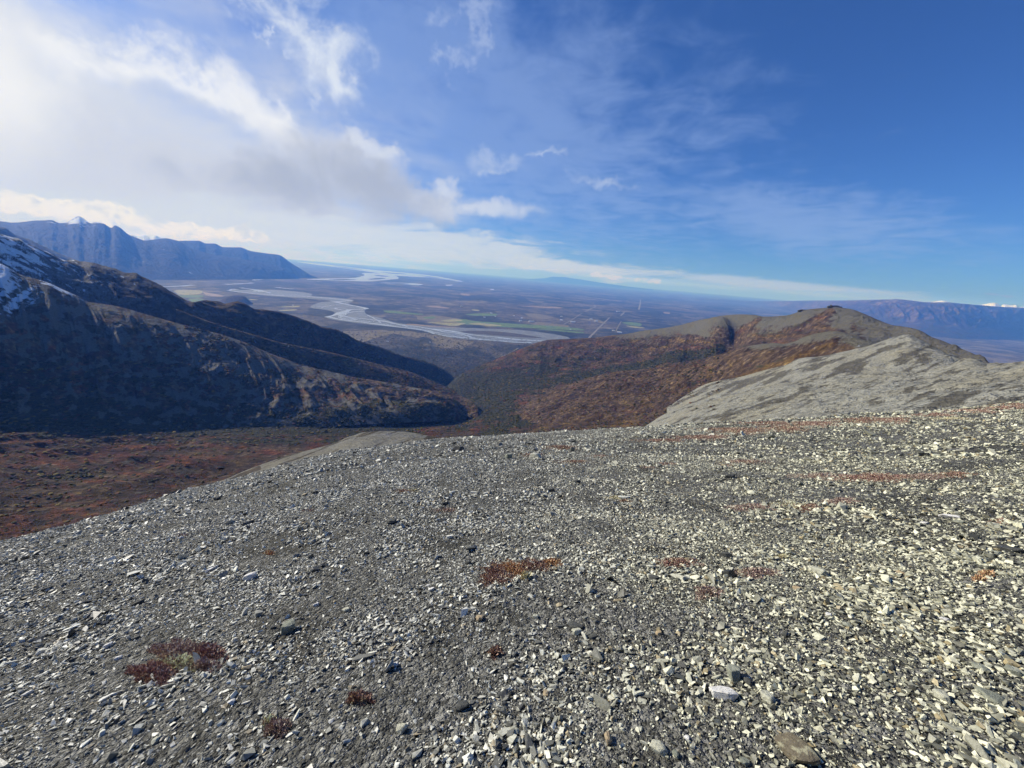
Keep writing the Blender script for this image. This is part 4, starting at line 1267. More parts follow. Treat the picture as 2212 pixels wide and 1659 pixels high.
def chips(n, r0, r1, s0, s1, big, seed, name='gravel', amax=66.0, tmax=40):
    g = np.random.default_rng(seed)
    u = g.random(n)
    r = np.sqrt(r0 * r0 + u * (r1 * r1 - r0 * r0))
    a = np.radians(g.uniform(-amax, amax, n))
    x, y = r * np.sin(a), r * np.cos(a)
    # patchy cover
    cl = fbm(x / 0.8, y / 0.8, 4, 301) + 0.7 * fbm(x / 3.5, y / 3.5, 3, 302)
    keep = g.random(n) < np.clip(0.74 + 1.15 * cl, 0.15, 1.0)
    x, y, r, a, cl = x[keep], y[keep], r[keep], a[keep], cl[keep]
    n = len(x)
    sz = s0 * (s1 / s0) ** (g.random(n) ** big)
    sz *= np.clip(1 + 0.8 * fbm(x / 0.7 + 9, y / 0.7, 4, 305), 0.65, 1.5)
    nrm = fg_normal(x, y)
    z = fg_z(x, y) + sz * 0.16
    tilt = np.radians(np.abs(g.normal(0, tmax, n)).clip(0, 80))
    # flakes lie shingled: most lean the way the slope creeps
    yaw = g.uniform(0, 2 * math.pi, n)
    rot = eulers(nrm, yaw, tilt, g.uniform(0, 2 * math.pi, n))
    scl = np.stack([sz, sz * g.uniform(0.7, 1.1, n), sz * g.uniform(0.6, 1.3, n)], -1)
    t = g.random(n)
    base = np.array([0.405, 0.40, 0.335])[None] * (0.30 + 1.7 * g.random(n)[:, None] ** 1.6)
    pale = t > 0.86
    base[pale] = np.array([0.66, 0.64, 0.54]) * g.uniform(0.8, 1.25, (pale.sum(), 1))
    tan = (t > 0.81) & ~pale
    base[tan] = np.array([0.36, 0.30, 0.19]) * g.uniform(0.6, 1.2, (tan.sum(), 1))
    dark = t < 0.10
    base[dark] = np.array([0.05, 0.05, 0.045]) * g.uniform(0.6, 1.5, (dark.sum(), 1))
    # yellower lichened rock on the right
    yl = sstep(-0.2, 0.9, a)[:, None]
    base = base * (1 - yl + yl * np.array([1.04, 1.03, 0.88]))
    return scatter(name, np.stack([x, y, z], -1), rot, scl, base.clip(0.01, 0.85), chip_col, M_chip)


chips(150000, 0.7, 4.2, 0.010, 0.042, 2.9, 1)
chips(170000, 4.1, 9.5, 0.017, 0.058, 3.0, 2)
chips(180000, 9.3, 26.0, 0.033, 0.10, 3.0, 3)
chips(45000, 25.0, 60.0, 0.09, 0.22, 2.2, 4)
chips(2600, 9.0, 45.0, 0.09, 0.30, 2.0, 5)
chips(2200, 0.9, 9.0, 0.035, 0.11, 2.0, 6)


# ================================================================ ROCKS LYING ON THE GRAVEL
def rock_mat(name, col_, patch, amt):
    m, nt, b = new_mat(name)
    pos = nt.n('ShaderNodeNewGeometry').outputs['Position']
    n1 = nt.noise(pos, 22.0, 5, 0.65)
    n2 = nt.noise(pos, 90.0, 4, 0.7)
    base = nt.ramp(n2, [(0.3, tuple(v * 0.7 for v in col_)), (0.7, tuple(min(0.9, v * 1.2) for v in col_))])
    base = nt.mix(nt.m('MULTIPLY', nt.step(n1, 0.5, 0.6), amt), base, patch)
    nt.put(b.inputs['Base Color'], base)
    b.inputs['Roughness'].default_value = 0.7
    nt.put(b.inputs['Normal'], nt.bump(nt.m('ADD', n1, n2), 0.6, 0.012))
    return m


RM = {'white': rock_mat('white_rock', (0.72, 0.70, 0.64), (0.5, 0.46, 0.38), 0.4), 'pale': rock_mat('pale_rock', (0.50, 0.49, 0.37), (0.30, 0.29, 0.22), 0.5),
      'grey': rock_mat('grey_green_rock', (0.24, 0.25, 0.19), (0.42, 0.42, 0.33), 0.4), 'dark': rock_mat('dark_rock_and_shade', (0.075, 0.076, 0.068), (0.13, 0.13, 0.11), 0.6),  # dark: real dark stone, and the shade of gravel hollows put into block colour
      'tan': rock_mat('tan_rock', (0.42, 0.33, 0.20), (0.25, 0.16, 0.09), 0.5), 'brown': rock_mat('lichened_brown_rock', (0.16, 0.135, 0.09), (0.36, 0.34, 0.22), 0.9)}


def rock_mesh(seed, sx, sy, sz):
    """fractured block: hull of scattered points, cut once more and given small chips along its edges"""
    import bmesh
    r = random.Random(seed)
    bm = bmesh.new()
    for _ in range(20):
        a = r.uniform(0, 2 * math.pi)
        zz_ = r.choice([-1, 0.75, 1.0, r.uniform(-1, 1), r.uniform(0, 1)])
        k = r.uniform(0.72, 1.0) * (1.0 if abs(zz_) < 0.75 else r.uniform(0.55, 0.95))
        bm.verts.new((math.cos(a) * k * 0.5, math.sin(a) * k * 0.5, zz_ * 0.5))
    res = bmesh.ops.convex_hull(bm, input=list(bm.verts))
    bmesh.ops.delete(bm, geom=[g for g in res['geom_interior'] if isinstance(g, bmesh.types.BMVert)], context='VERTS')
    bmesh.ops.dissolve_limit(bm, angle_limit=math.radians(12), verts=bm.verts, edges=bm.edges)
    bmesh.ops.bevel(bm, geom=list(bm.edges), offset=0.035, segments=1, affect='EDGES', profile=0.6)
    bmesh.ops.triangulate(bm, faces=bm.faces)
    bmesh.ops.subdivide_edges(bm, edges=[e for e in bm.edges if e.calc_length() > 0.3], cuts=1)
    for v in bm.verts:
        n = gnoise(np.array(v.co.x * 4 + seed), np.array(v.co.y * 4 + v.co.z * 3), seed)
        v.co *= 1 + 0.10 * float(n)
        v.co.x *= sx
        v.co.y *= sy
        v.co.z *= sz
    bmesh.ops.recalc_face_normals(bm, faces=bm.faces)
    me = bpy.data.meshes.new('rock')
    bm.to_mesh(me)
    bm.free()
    return me


def depth_of(p):
    return p[1] * math.cos(PITCH) + (p[2] - EYE) * math.sin(PITCH)


# x, y, width (picture units), thickness/width, depth/width, turn, lean, kind, label; black ones are blocks coloured for shaded hollows
rocks = [
    (1565, 1506, 74, .30, .60, -25, 14, 'white', 'large bright white angular slab, biggest white stone on the gravel'),
    (1588, 1466, 50, .75, .75, 30, 0, 'grey', 'blocky grey green rock just behind the large white slab'),
    (1618, 1478, 26, .8, .8, 10, 5, 'dark', 'small dark block against the grey green rock by the white slab'),
    (1722, 1629, 110, .30, .70, 12, 0, 'brown', 'biggest rock at the lower edge, brown with yellow lichen'),
    (1661, 1514, 40, .55, .7, 15, 6, 'pale', 'pale yellow rock on the right of the large white slab'),
    (1770, 1241, 34, .6, .7, 0, 0, 'pale', 'pale rock perched over a dark hollow, beyond the heather patches'),
    (1756, 1236, 18, .7, .7, 40, 0, 'pale', 'small pale lump beside the rock perched over a dark hollow'),
    (2053, 1118, 42, .22, .4, 3, 0, 'white', 'long flat white slab high on the right hand slope'),
    (1998, 1131, 24, .25, .5, -8, 0, 'white', 'shorter white flake below the long flat white slab'),
    (2072, 1131, 30, .35, .6, 5, 0, 'grey', 'grey green stone lying under the long flat white slab'),
    (2038, 1511, 44, .5, .6, 35, 8, 'pale', 'pale tilted rock on the yellowish gravel near the lower right'),
    (2135, 1506, 74, .28, .6, 20, 8, 'grey', 'wide flat grey slab on the yellowish gravel near the lower right corner'),
    (2118, 1446, 44, .35, .6, 25, 5, 'grey', 'grey slab above the wide flat slab by the right edge'),
    (2188, 1452, 40, .4, .7, 30, 8, 'grey', 'olive grey rock touching the right edge of the view'),
    (1945, 1239, 28, .25, .3, 30, 4, 'tan', 'narrow tan stick-like stone on the right hand gravel'),
    (1485, 1597, 17, .6, .7, 20, 4, 'white', 'small cube-like white stone on the dark mossy soil'),
    (1497, 1615, 17, .5, .8, 60, 0, 'pale', 'small rounded pale stone below the cube-like white one'),
    (1608, 1650, 28, .6, .8, 0, 0, 'grey', 'pale grey stone cut off by the lower edge beside the big brown rock'),
    (1831, 1354, 24, .6, .8, 0, 0, 'grey', 'olive grey lump alone on the mid right gravel'),
    (1568, 1203, 38, .45, .6, 15, 0, 'dark', 'shaded hollow shaped as a jagged black rock between the heather patches on the right'),
    (1721, 1273, 19, .45, .7, -10, 0, 'tan', 'small tan stone below the rock with the dark hollow'),
    (1035, 1338, 24, .45, .8, 15, 10, 'tan', 'pale tan wedge stone alone below the long rusty heather mat'),
    (1247, 1369, 26, .6, .7, -20, 6, 'pale', 'pale olive stone in front of the slab-shaped black hollow in the middle of the gravel'),
    (1240, 1353, 54, .22, .5, 5, 0, 'dark', 'shaded hollow shaped as a long black slab in the middle of the gravel, a pale stone before it'),
    (1283, 1378, 34, .30, .6, 20, 0, 'dark', 'second shaded hollow shaped as a black slab, just beside the pale olive stone'),
    (847, 1131, 34, .45, .7, 0, 0, 'dark', 'shaded hollow shaped as a black rock standing alone on the middle of the slope'),
    (1012, 1219, 16, .7, .8, 0, 0, 'dark', 'small shaded hollow shaped as a black stone at the end of the long rusty heather mat'),
    (933, 1275, 22, .3, .5, -30, 6, 'white', 'thin white flake below the small black hollow'),
    (925, 1266, 14, .3, .5, 30, 8, 'white', 'narrow white sliver leaning on the thin white flake'),
    (854, 1439, 17, .6, .8, 0, 4, 'white', 'small rounded white stone with a short black shadow'),
    (871, 1578, 32, .6, .8, 20, 10, 'pale', 'pale block low in the middle with a deep shadow beside it'),
    (1111, 1583, 26, .5, .9, 40, 8, 'pale', 'flat pale green stone near the lower middle edge'),
    (1424, 1622, 46, .45, .7, 15, 6, 'pale', 'pale yellow boulder half sunk near the lower edge'),
    (1459, 1634, 26, .6, .7, 60, 6, 'grey', 'grey green stone touching the half sunk yellow boulder'),
    (1314, 1602, 34, .6, .5, 70, 20, 'tan', 'upright brown splintered stone near the lower edge'),
    (1424, 1369, 17, .5, .8, -20, 4, 'tan', 'small orange tan stone below the heather patches'),
    (1156, 1334, 18, .5, .8, 20, 8, 'pale', 'pale stone between the tan wedge and the slab-shaped black hollow'),
    (748, 1319, 24, .35, .7, 10, 4, 'pale', 'flat cream stone on the even grey gravel of the middle left'),
    (1184, 1398, 14, .4, .6, 50, 10, 'white', 'tiny bluish white flake below the pale olive stone'),
    (1414, 1252, 34, .4, .6, 10, 0, 'dark', 'shaded hollow shaped as a black rock between the two round heather patches'),
    (1234, 1174, 20, .4, .6, 0, 0, 'dark', 'small shaded hollow shaped as a black stone above the right end of the long rusty mat'),
    (791, 1197, 20, .45, .7, -10, 0, 'dark', 'shaded hollow shaped as a black chip, midway between the lone black hollow and the left side'),
    (460, 1231, 34, .25, .4, -22, 6, 'white', 'long white shard on the left hand gravel'),
    (541, 1250, 36, .45, .6, -8, 4, 'white', 'white topped block with a black side near the long white shard'),
    (101, 1275, 28, .40, .6, -5, 0, 'dark', 'shaded hollow shaped as a black rock near the left edge of the gravel'),
    (300, 1305, 34, .35, .5, 5, 0, 'dark', 'broad shaded hollow shaped as a black stone on the left hand gravel above the heather clump'),
    (623, 1363, 44, .7, .8, 25, 0, 'grey', 'grey green angular boulder on the left hand gravel'),
    (590, 1357, 16, .6, .8, 15, 0, 'dark', 'small shaded hollow shaped as a black stone against the grey green angular boulder'),
    (295, 1380, 18, .5, .7, 0, 0, 'dark', 'small shaded hollow shaped as a black stone just above the heather clump on the left'),
    (233, 1398, 22, .5, .7, -15, 8, 'white', 'bright white stone above and left of the heather clump'),
    (255, 1424, 18, .5, .7, 20, 8, 'white', 'smaller white stone under the bright one by the heather clump'),
    (183, 1321, 30, .25, .5, -15, 4, 'pale', 'flat pale flake on the far left gravel'),
    (390, 1164, 16, .4, .6, -30, 6, 'white', 'small white stone next to a thin red moss streak'),
    (683, 1308, 15, .5, .7, -20, 6, 'white', 'small white stone left of the flat cream one'),
    (990, 974, 36, .45, .6, 0, 0, 'dark', 'shaded hollow shaped as a black rock just under the crest in the middle'),
    (1100, 990, 26, .6, .7, 0, 0, 'grey', 'grey rock with a dark side below the crest, right of the black one'),
    (1245, 1043, 26, .4, .6, 0, 0, 'dark', 'shaded hollow shaped as a black stone on the upper slope below the start of the red heath'),
    (1189, 1062, 24, .45, .6, 0, 0, 'dark', 'shaded hollow shaped as a black stone a little lower and left of the one below the red heath'),
    (1575, 1032, 32, .45, .7, 0, 0, 'dark', 'shaded hollow shaped as a black rock just left of the long upper heath strip'),
    (470, 1080, 24, .5, .7, -15, 0, 'dark', 'shaded hollow shaped as a black rock below the left crest of the gravel'),
    (560, 1046, 17, .6, .8, 0, 0, 'dark', 'left of two shaded hollows shaped as black knobs on the crest line'),
    (586, 1042, 19, .5, .8, 0, 0, 'dark', 'right of two shaded hollows shaped as black knobs on the crest line'),
    (680, 1067, 20, .5, .7, 0, 0, 'dark', 'shaded hollow shaped as a black stone below the crest, right of the two knob-shaped ones'),
    (960, 1090, 22, .4, .6, 0, 0, 'dark', 'shaded hollow shaped as a black stone above the short heather streak in the middle'),
    (2013, 1060, 30, .3, .6, 0, 0, 'dark', 'shaded hollow shaped as a black ledge below the right end of the upper heath strip'),
    (2180, 1190, 60, .25, .5, -4, 0, 'dark', 'shaded hollow shaped as a long black ledge by the right edge of the gravel'),
    (1940, 1315, 30, .35, .6, 12, 0, 'dark', 'shaded hollow shaped as a black stone in the dark streak of the right hand gravel'),
    (1000, 1530, 40, .5, .8, 20, 0, 'dark', 'large shaded hollow shaped as a black rock low in the middle, left of the pale green stone'),
    (1060, 1300, 13, .4, .6, -20, 0, 'tan', 'tiny tan stone under the long rusty mat'),
    (1790, 1330, 17, .5, .7, 10, 5, 'white', 'small white stone left of the olive grey lump'),
    (2040, 1340, 20, .4, .7, 0, 5, 'white', 'white stone alone on the right hand gravel above the olive slabs'),
    (1640, 1430, 20, .4, .7, 20, 5, 'pale', 'cream stone above the large white slab'),
    (1180, 1500, 20, .5, .7, 40, 5, 'tan', 'rusty tan stone low in the middle of the gravel'),
    (500, 1520, 22, .5, .7, -10, 8, 'white', 'white stone below the heather clump near the lower left'),
    (60, 1500, 24, .35, .6, -20, 6, 'white', 'white flake in the lower left corner area'),
    (340, 1600, 26, .45, .7, -25, 6, 'pale', 'pale stone at the lower left edge of the gravel'),
]
for i, (x, y, wpx, tk, dp, turn, lean, kd, lab) in enumerate(rocks):
    p, t = fg_hit(x, y)
    s = wpx * depth_of(p) / FOC * (0.88 if kd in ('dark', 'brown', 'grey') else 1.0)
    tk *= 0.72
    me = rock_mesh(500 + i, s, s * dp * 1.15, s * tk * 1.25)
    me.materials.append(RM[kd])
    o = bpy.data.objects.new('rock', me)
    C.objects.link(o)
    n = fg_normal(np.array([p[0]]), np.array([p[1]]))[0]
    face = math.atan2(p[0], p[1])
    q = Vector((0, 0, 1)).rotation_difference(Vector(n))
    R_ = q.to_matrix() @ Matrix.Rotation(-face + math.radians(-turn), 3, 'Z') @ Matrix.Rotation(math.radians(-lean), 3, 'X')
    o.rotation_euler = R_.to_euler()
    o.location = Vector(p) + Vector(n) * s * tk * (0.34 if kd != 'dark' else 0.30)
    tag(o, lab, 'rock')


# ---------------------------------------------------------------- heather, crowberry and moss mats
M_leaf, nt, b = new_mat('heath_leaves')
lc = attr(nt, 'tone')
nt.put(b.inputs['Base Color'], lc)
b.inputs['Roughness'].default_value = 0.6
PAL = {'red': [(0.20, 0.10, 0.08), (0.26, 0.13, 0.10), (0.15, 0.075, 0.06), (0.58, 0.42, 0.29)],
       'rust': [(0.30, 0.17, 0.12), (0.20, 0.11, 0.085), (0.66, 0.48, 0.30), (0.18, 0.095, 0.07)],
       'maroon': [(0.25, 0.15, 0.125), (0.17, 0.105, 0.09), (0.34, 0.215, 0.16), (0.55, 0.43, 0.31)],
       'tan': [(0.55, 0.45, 0.25), (0.62, 0.54, 0.33), (0.42, 0.33, 0.18), (0.30, 0.20, 0.12)],
       'orange': [(0.45, 0.25, 0.13), (0.44, 0.22, 0.11), (0.66, 0.47, 0.25), (0.24, 0.12, 0.07)],
       'lichen': [(0.64, 0.60, 0.40), (0.55, 0.50, 0.31), (0.32, 0.22, 0.15), (0.20, 0.12, 0.09)]}


def heath(blobs, name, label, seed, height=0.035, dens=1.0, cat='heather'):
    """blobs: (x, y, rx, ry, palette); one low mat of twigs and leaves growing over its real footprint"""
    g = np.random.default_rng(seed)
    Vs, Cs = [], []
    for (cx, cy, rx, ry, pal) in blobs:
        p, t = fg_hit(cx, cy)
        D = depth_of(p)
        n = int(np.clip(rx * ry * 2.4 * dens, 80, 5200))
        th = g.uniform(0, 2 * math.pi, n)
        q = np.sqrt(g.random(n))
        edge = 1 + 0.8 * fbm(np.cos(th) * 1.6 + seed, np.sin(th) * 1.6, 4, seed)
        ux, uy = np.cos(th) * q * rx * edge, np.sin(th) * q * ry * edge
        # sample in the plane of the sight lines, then drop to the ground: a table of ground points across the footprint
        gx = np.linspace(-1.7, 1.7, 7)
        T = np.array([[fg_hit(cx + a_ * rx, cy + b_ * ry)[0][:2] for a_ in gx] for b_ in gx])
        fx = np.clip((ux / rx + 1.7) / 3.4 * 6, 0, 5.999)
        fy = np.clip((uy / ry + 1.7) / 3.4 * 6, 0, 5.999)
        ix, iy = fx.astype(int), fy.astype(int)
        tx, ty = (fx - ix)[:, None], (fy - iy)[:, None]
        xy = (T[iy, ix] * (1 - tx) + T[iy, ix + 1] * tx) * (1 - ty) + (T[iy + 1, ix] * (1 - tx) + T[iy + 1, ix + 1] * tx) * ty
        sc = max(height * 0.8, 1.5 * D / 385.0)
        hgt = sc * g.uniform(0.5, 1.3, n) * np.clip(1.25 - q, 0.45, 1)
        base = np.stack([xy[:, 0], xy[:, 1], fg_z(xy[:, 0], xy[:, 1]) - 0.005], -1)
        rise = 0.45 * np.clip(1 - q * q, 0, 1) * sc
        base[:, 2] += rise * g.random(n)
        for k in range(3):
            a = g.uniform(0, 2 * math.pi, n)
            lean = g.uniform(0.15, 0.9, n)
            tip = base + np.stack([np.cos(a) * lean * hgt, np.sin(a) * lean * hgt, hgt], -1)
            wd = (hgt * g.uniform(0.10, 0.22, n))[:, None]
            side = np.stack([-np.sin(a + 0.6 * k), np.cos(a + 0.6 * k), 0 * a], -1) * wd
            mid = base * 0.35 + tip * 0.65
            Vs.append(np.stack([base, mid + side, tip, mid - side], 1))
            pc = np.array(PAL[pal])[g.choice(4, n, p=[0.32, 0.26, 0.14, 0.28])] * g.uniform(0.75, 1.5, (n, 1)) * np.array([1.25, 1.38, 1.42])
            Cs.append(np.repeat(pc[:, None], 4, 1))
    V = np.concatenate(Vs).reshape(-1, 3)
    Cc = np.concatenate(Cs).reshape(-1, 3)
    c0 = V.mean(0)
    F_ = np.arange(len(V)).reshape(-1, 4)
    o = mesh_obj(name, V - c0, F_, M_leaf, False, None, attrs={'tone': Cc.clip(0, 1)})
    o.location = c0
    return tag(o, label, cat)


heath([(1075, 1238, 52, 24, 'rust'), (1105, 1230, 50, 18, 'orange'), (1150, 1222, 56, 15, 'rust'), (1192, 1216, 30, 10, 'orange'), (1068, 1250, 36, 14, 'red')], 'heather_mat', 'long rusty red heather mat alone in the middle of the gravel', 1)
heath([(1137, 1248, 9, 6, 'tan')], 'grass_tuft', 'little tan grass tuft at the front edge of the long rusty mat', 2, 0.05, 3, 'grass tuft')
heath([(390, 1410, 55, 24, 'maroon'), (335, 1455, 50, 22, 'red'), (450, 1415, 42, 20, 'red'), (395, 1432, 45, 15, 'lichen'), (440, 1440, 36, 10, 'maroon')], 'heather_mat', 'big maroon heather clump with cream lichen in it on the lower left', 3, 0.045)
heath([(1460, 1216, 44, 12, 'red')], 'heather_mat', 'upper left one of the three small maroon patches right of centre', 4)
heath([(1632, 1238, 46, 12, 'maroon')], 'heather_mat', 'right hand one of the three small maroon patches right of centre', 5)
heath([(1530, 1281, 40, 14, 'maroon')], 'heather_mat', 'lowest of the three small maroon patches right of centre', 6)
heath([(2133, 1243, 18, 9, 'orange'), (2115, 1252, 16, 6, 'orange')], 'moss_clump', 'small orange clump on the gravel by the right edge', 7, cat='moss')
heath([(775, 1510, 28, 15, 'rust')], 'moss_clump', 'small brown clump low on the left middle gravel', 8, cat='moss')
heath([(600, 1574, 26, 22, 'maroon'), (585, 1560, 16, 10, 'lichen')], 'moss_clump', 'dull maroon and grey clump near the lower edge, left of centre', 9, cat='moss')
heath([(1071, 1411, 15, 11, 'rust')], 'moss_clump', 'tiny rusty tuft below the pale tan wedge stone', 10, cat='moss')
heath([(1620, 1097, 60, 7, 'maroon'), (1700, 1092, 44, 9, 'lichen'), (1745, 1098, 30, 8, 'rust'), (1815, 1085, 46, 8, 'maroon')], 'heath_strip', 'middle heath strip with a cream grass spot, on the right hand slope', 11, dens=1.6)
heath([(1770, 1028, 70, 7, 'maroon'), (1880, 1032, 110, 11, 'red'), (1990, 1030, 60, 8, 'maroon'), (2060, 1026, 40, 8, 'rust')], 'heath_strip', 'long dark red heath strip below the crest on the right', 12, dens=1.8)
heath([(1605, 998, 52, 8, 'red'), (1570, 1006, 30, 5, 'maroon')], 'heath_strip', 'short red heath patch above the end of the long strip', 13)
heath([(1430, 952, 60, 4, 'red'), (1520, 945, 70, 6, 'red'), (1600, 932, 80, 7, 'rust'), (1690, 925, 70, 9, 'rust'), (1760, 916, 70, 7, 'red'), (1850, 908, 80, 6, 'rust'), (1930, 908, 46, 8, 'red'), (1650, 915, 90, 4, 'red'), (1560, 928, 70, 4, 'rust')],
      'heath_belt', 'broad rusty heath belt along the crest on the right', 14, dens=2.6)
heath([(2010, 897, 60, 4, 'red'), (2090, 889, 60, 5, 'red'), (2170, 882, 60, 5, 'red'), (2240, 876, 40, 5, 'maroon'), (2180, 875, 60, 3, 'rust')], 'heath_belt', 'narrow deep red heath belt on the crest by the right edge', 15, dens=2.6)
heath([(965, 1103, 32, 6, 'maroon')], 'heather_mat', 'short maroon streak under a black shaded hollow on the middle slope', 16)
heath([(1150, 983, 34, 5, 'red')], 'heather_mat', 'thin red streak just under the crest beside the grey rock', 17)
heath([(1210, 967, 40, 5, 'rust')], 'heather_mat', 'thin rusty streak on the crest, farther right than the grey rock', 37, dens=2.5)
heath([(665, 1103, 20, 3, 'maroon')], 'heather_mat', 'thin maroon streak on the upper left gravel', 18)
heath([(1240, 998, 46, 5, 'rust')], 'heather_mat', 'faint rusty streak on the upper slope right of centre', 19)
heath([(1293, 986, 26, 4, 'red')], 'heather_mat', 'small red streak at the end of the faint rusty one', 39)
heath([(395, 1157, 20, 5, 'maroon')], 'heather_mat', 'thin dark red moss streak by a small white stone on the left', 20)
heath([(870, 1062, 26, 5, 'rust'), (892, 1060, 14, 4, 'tan')], 'heather_mat', 'faint brown streak above the lone black hollow', 21)
heath([(1440, 1003, 34, 4, 'red'), (1400, 1010, 26, 3, 'maroon')], 'heather_mat', 'small red streak left of the short red heath patch', 22)
heath([(1690, 1205, 18, 6, 'tan')], 'grass_tuft', 'pale straw tuft right of the jagged black hollow', 23, cat='grass tuft')
heath([(2160, 1128, 22, 6, 'rust')], 'moss_clump', 'brownish clump at the right edge above the long black hollow', 24, cat='moss')
heath([(582, 1195, 12, 5, 'orange')], 'moss_clump', 'tiny orange tuft on the upper left gravel', 25, cat='moss')
heath([(1330, 1075, 26, 4, 'tan'), (1350, 1083, 18, 3, 'rust')], 'grass_tuft', 'straw coloured tuft on the upper middle slope', 26, cat='grass tuft')
heath([(2050, 905, 0.1 + 60, 3, 'tan')], 'grass_tuft', 'dry blond grass on the crest under the deep red belt', 27, cat='grass tuft')

# ================================================================ BRUSH, TREES AND HOUSES FAR BELOW
from mathutils.bvhtree import BVHTree


def bvh(objs):
    vs, fs, owner, off = [], [], [], 0
    for o in objs:
        me = o.data
        v = np.empty(len(me.vertices) * 3, np.float32)
        me.vertices.foreach_get('co', v)
        f = np.empty(len(me.loops), np.int32)
        me.loops.foreach_get('vertex_index', f)
        vs.append(v.reshape(-1, 3))
        fs.append(f.reshape(-1, 4) + off)
        off += len(me.vertices)
    V, F_ = np.concatenate(vs), np.concatenate(fs)
    return BVHTree.FromPolygons(V.tolist(), F_.tolist()), F_


def by_name(*names):
    return [o for o in C.objects if any(o.name == n or o.name.startswith(n + '.') for n in names)]


land = by_name('valley_ground', 'hill_spur', 'valley_side', 'mountain_spur', 'mountain', 'scree_hill', 'scree_slope', 'gravel_shoulder', 'plain')
tree_, F_all = bvh(land)
cover = np.concatenate([(lambda a: (o.data.attributes['cover'].data.foreach_get('color', a), a)[1].reshape(-1, 4))(np.empty(len(o.data.vertices) * 4, np.float32))
                        if 'cover' in o.data.attributes else np.tile([0, 0, 0.5, -1], (len(o.data.vertices), 1)).astype(np.float32) for o in land])
org = Vector((0, 0, EYE))


def drop(px, py):
    a, b, c_ = ray(px, py)
    d = Vector((float(a), float(b), float(c_))).normalized()
    loc, nrm, idx, dist = tree_.ray_cast(org, d)
    return loc, nrm, (cover[F_all[idx, 0]] if idx is not None else None), dist


def lump(seed, crown=False):
    import bmesh
    bm = bmesh.new()
    bmesh.ops.create_icosphere(bm, subdivisions=2 if crown else 1, radius=0.5)
    for v in bm.verts:
        n = float(fbm(np.array(v.co.x * 3 + seed * 3.1), np.array(v.co.y * 3 + v.co.z * 4), 3, seed))
        v.co *= 1 + 0.8 * n
        v.co.z = v.co.z * 0.8 + 0.2
    me = bpy.data.meshes.new('bush')
    bm.to_mesh(me)
    bm.free()
    return me


M_brush, nt, b = new_mat('brush_leaves')
tone = attr(nt, 'tone', 'INSTANCER')
pos = nt.n('ShaderNodeNewGeometry').outputs['Position']
nt.put(b.inputs['Base Color'], nt.mix(1.0, tone, nt.ramp(nt.noise(pos, 0.8, 3), [(0.3, (0.5, 0.5, 0.5)), (0.7, (1.5, 1.5, 1.4))]), 'MULTIPLY'))
bush_col = bpy.data.collections.new('bush_shapes')
for i in range(6):
    me = lump(i)
    me.materials.append(M_brush)
    bush_col.objects.link(bpy.data.objects.new('bush', me))

g = np.random.default_rng(99)
pts, rots, scs, tons = [], [], [], []
tp_, tr_, ts_, tt_ = [], [], [], []
for k in range(46000):
    if k % 4 == 0:
        x, y = g.uniform(300, 1560), g.uniform(700, 850)
    elif k % 4 == 1:
        x, y = g.uniform(880, 1560), g.uniform(745, 935)
    else:
        x, y = g.uniform(-30, 1560), g.uniform(780, 1180)
    loc, nrm, cv, dist = drop(x, y)
    if loc is None or dist > 6500 or dist < 250:
        continue
    if cv[3] < 0:                                      # plain: woodland below the gorge mouth
        if dist > 5600 or g.random() > 0.75:
            continue
        s = g.uniform(8, 15)
        tp_.append((loc.x, loc.y, loc.z + s * 0.1))
        tr_.append((0, 0, g.uniform(0, 6.3)))
        ts_.append((s * 1.4, s * 1.4, s * 0.75))
        c_ = [(0.080, 0.066, 0.050), (0.12, 0.088, 0.064), (0.050, 0.052, 0.036), (0.15, 0.13, 0.06), (0.20, 0.16, 0.07)][g.choice(5, p=[.34, .28, .22, .11, .05])]
        tt_.append(np.array(c_) * g.uniform(0.7, 1.3))
        continue
    if cv[0] > 0.45 or cv[1] > 0.3:
        continue
    pr_ = min(1.0, max(0.12, (cv[2] - 0.10) * 2.4))
    if g.random() > pr_:
        continue
    s = dist / 385.0 * g.uniform(0.7, 2.0)
    s = min(s, 9.0)
    pts.append((loc.x, loc.y, loc.z + s * 0.08))
    rots.append((0, 0, g.uniform(0, 6.3)))
    scs.append((s * g.uniform(1.0, 1.9), s * g.uniform(1.0, 1.6), s * g.uniform(0.45, 0.8)))
    dense = cv[2] > 0.5
    gold = x < 1000 and y > 955
    c_ = [(0.022, 0.026, 0.012), (0.040, 0.042, 0.018), (0.085, 0.070, 0.022), (0.16, 0.115, 0.030), (0.10, 0.040, 0.022)][g.choice(5, p=[.20, .18, .18, .22, .22] if gold else [.40, .32, .16, .05, .07] if dense else [.20, .22, .20, .10, .28])]
    tons.append(np.array(c_) * g.uniform(0.7, 1.3))
scatter('brush', np.array(pts), np.array(rots), np.array(scs), np.array(tons), bush_col, M_brush)
scatter('woodland', np.array(tp_), np.array(tr_), np.array(ts_), np.array(tt_), bush_col, M_brush)
print('BRUSH', len(pts), 'WOOD', len(tp_))

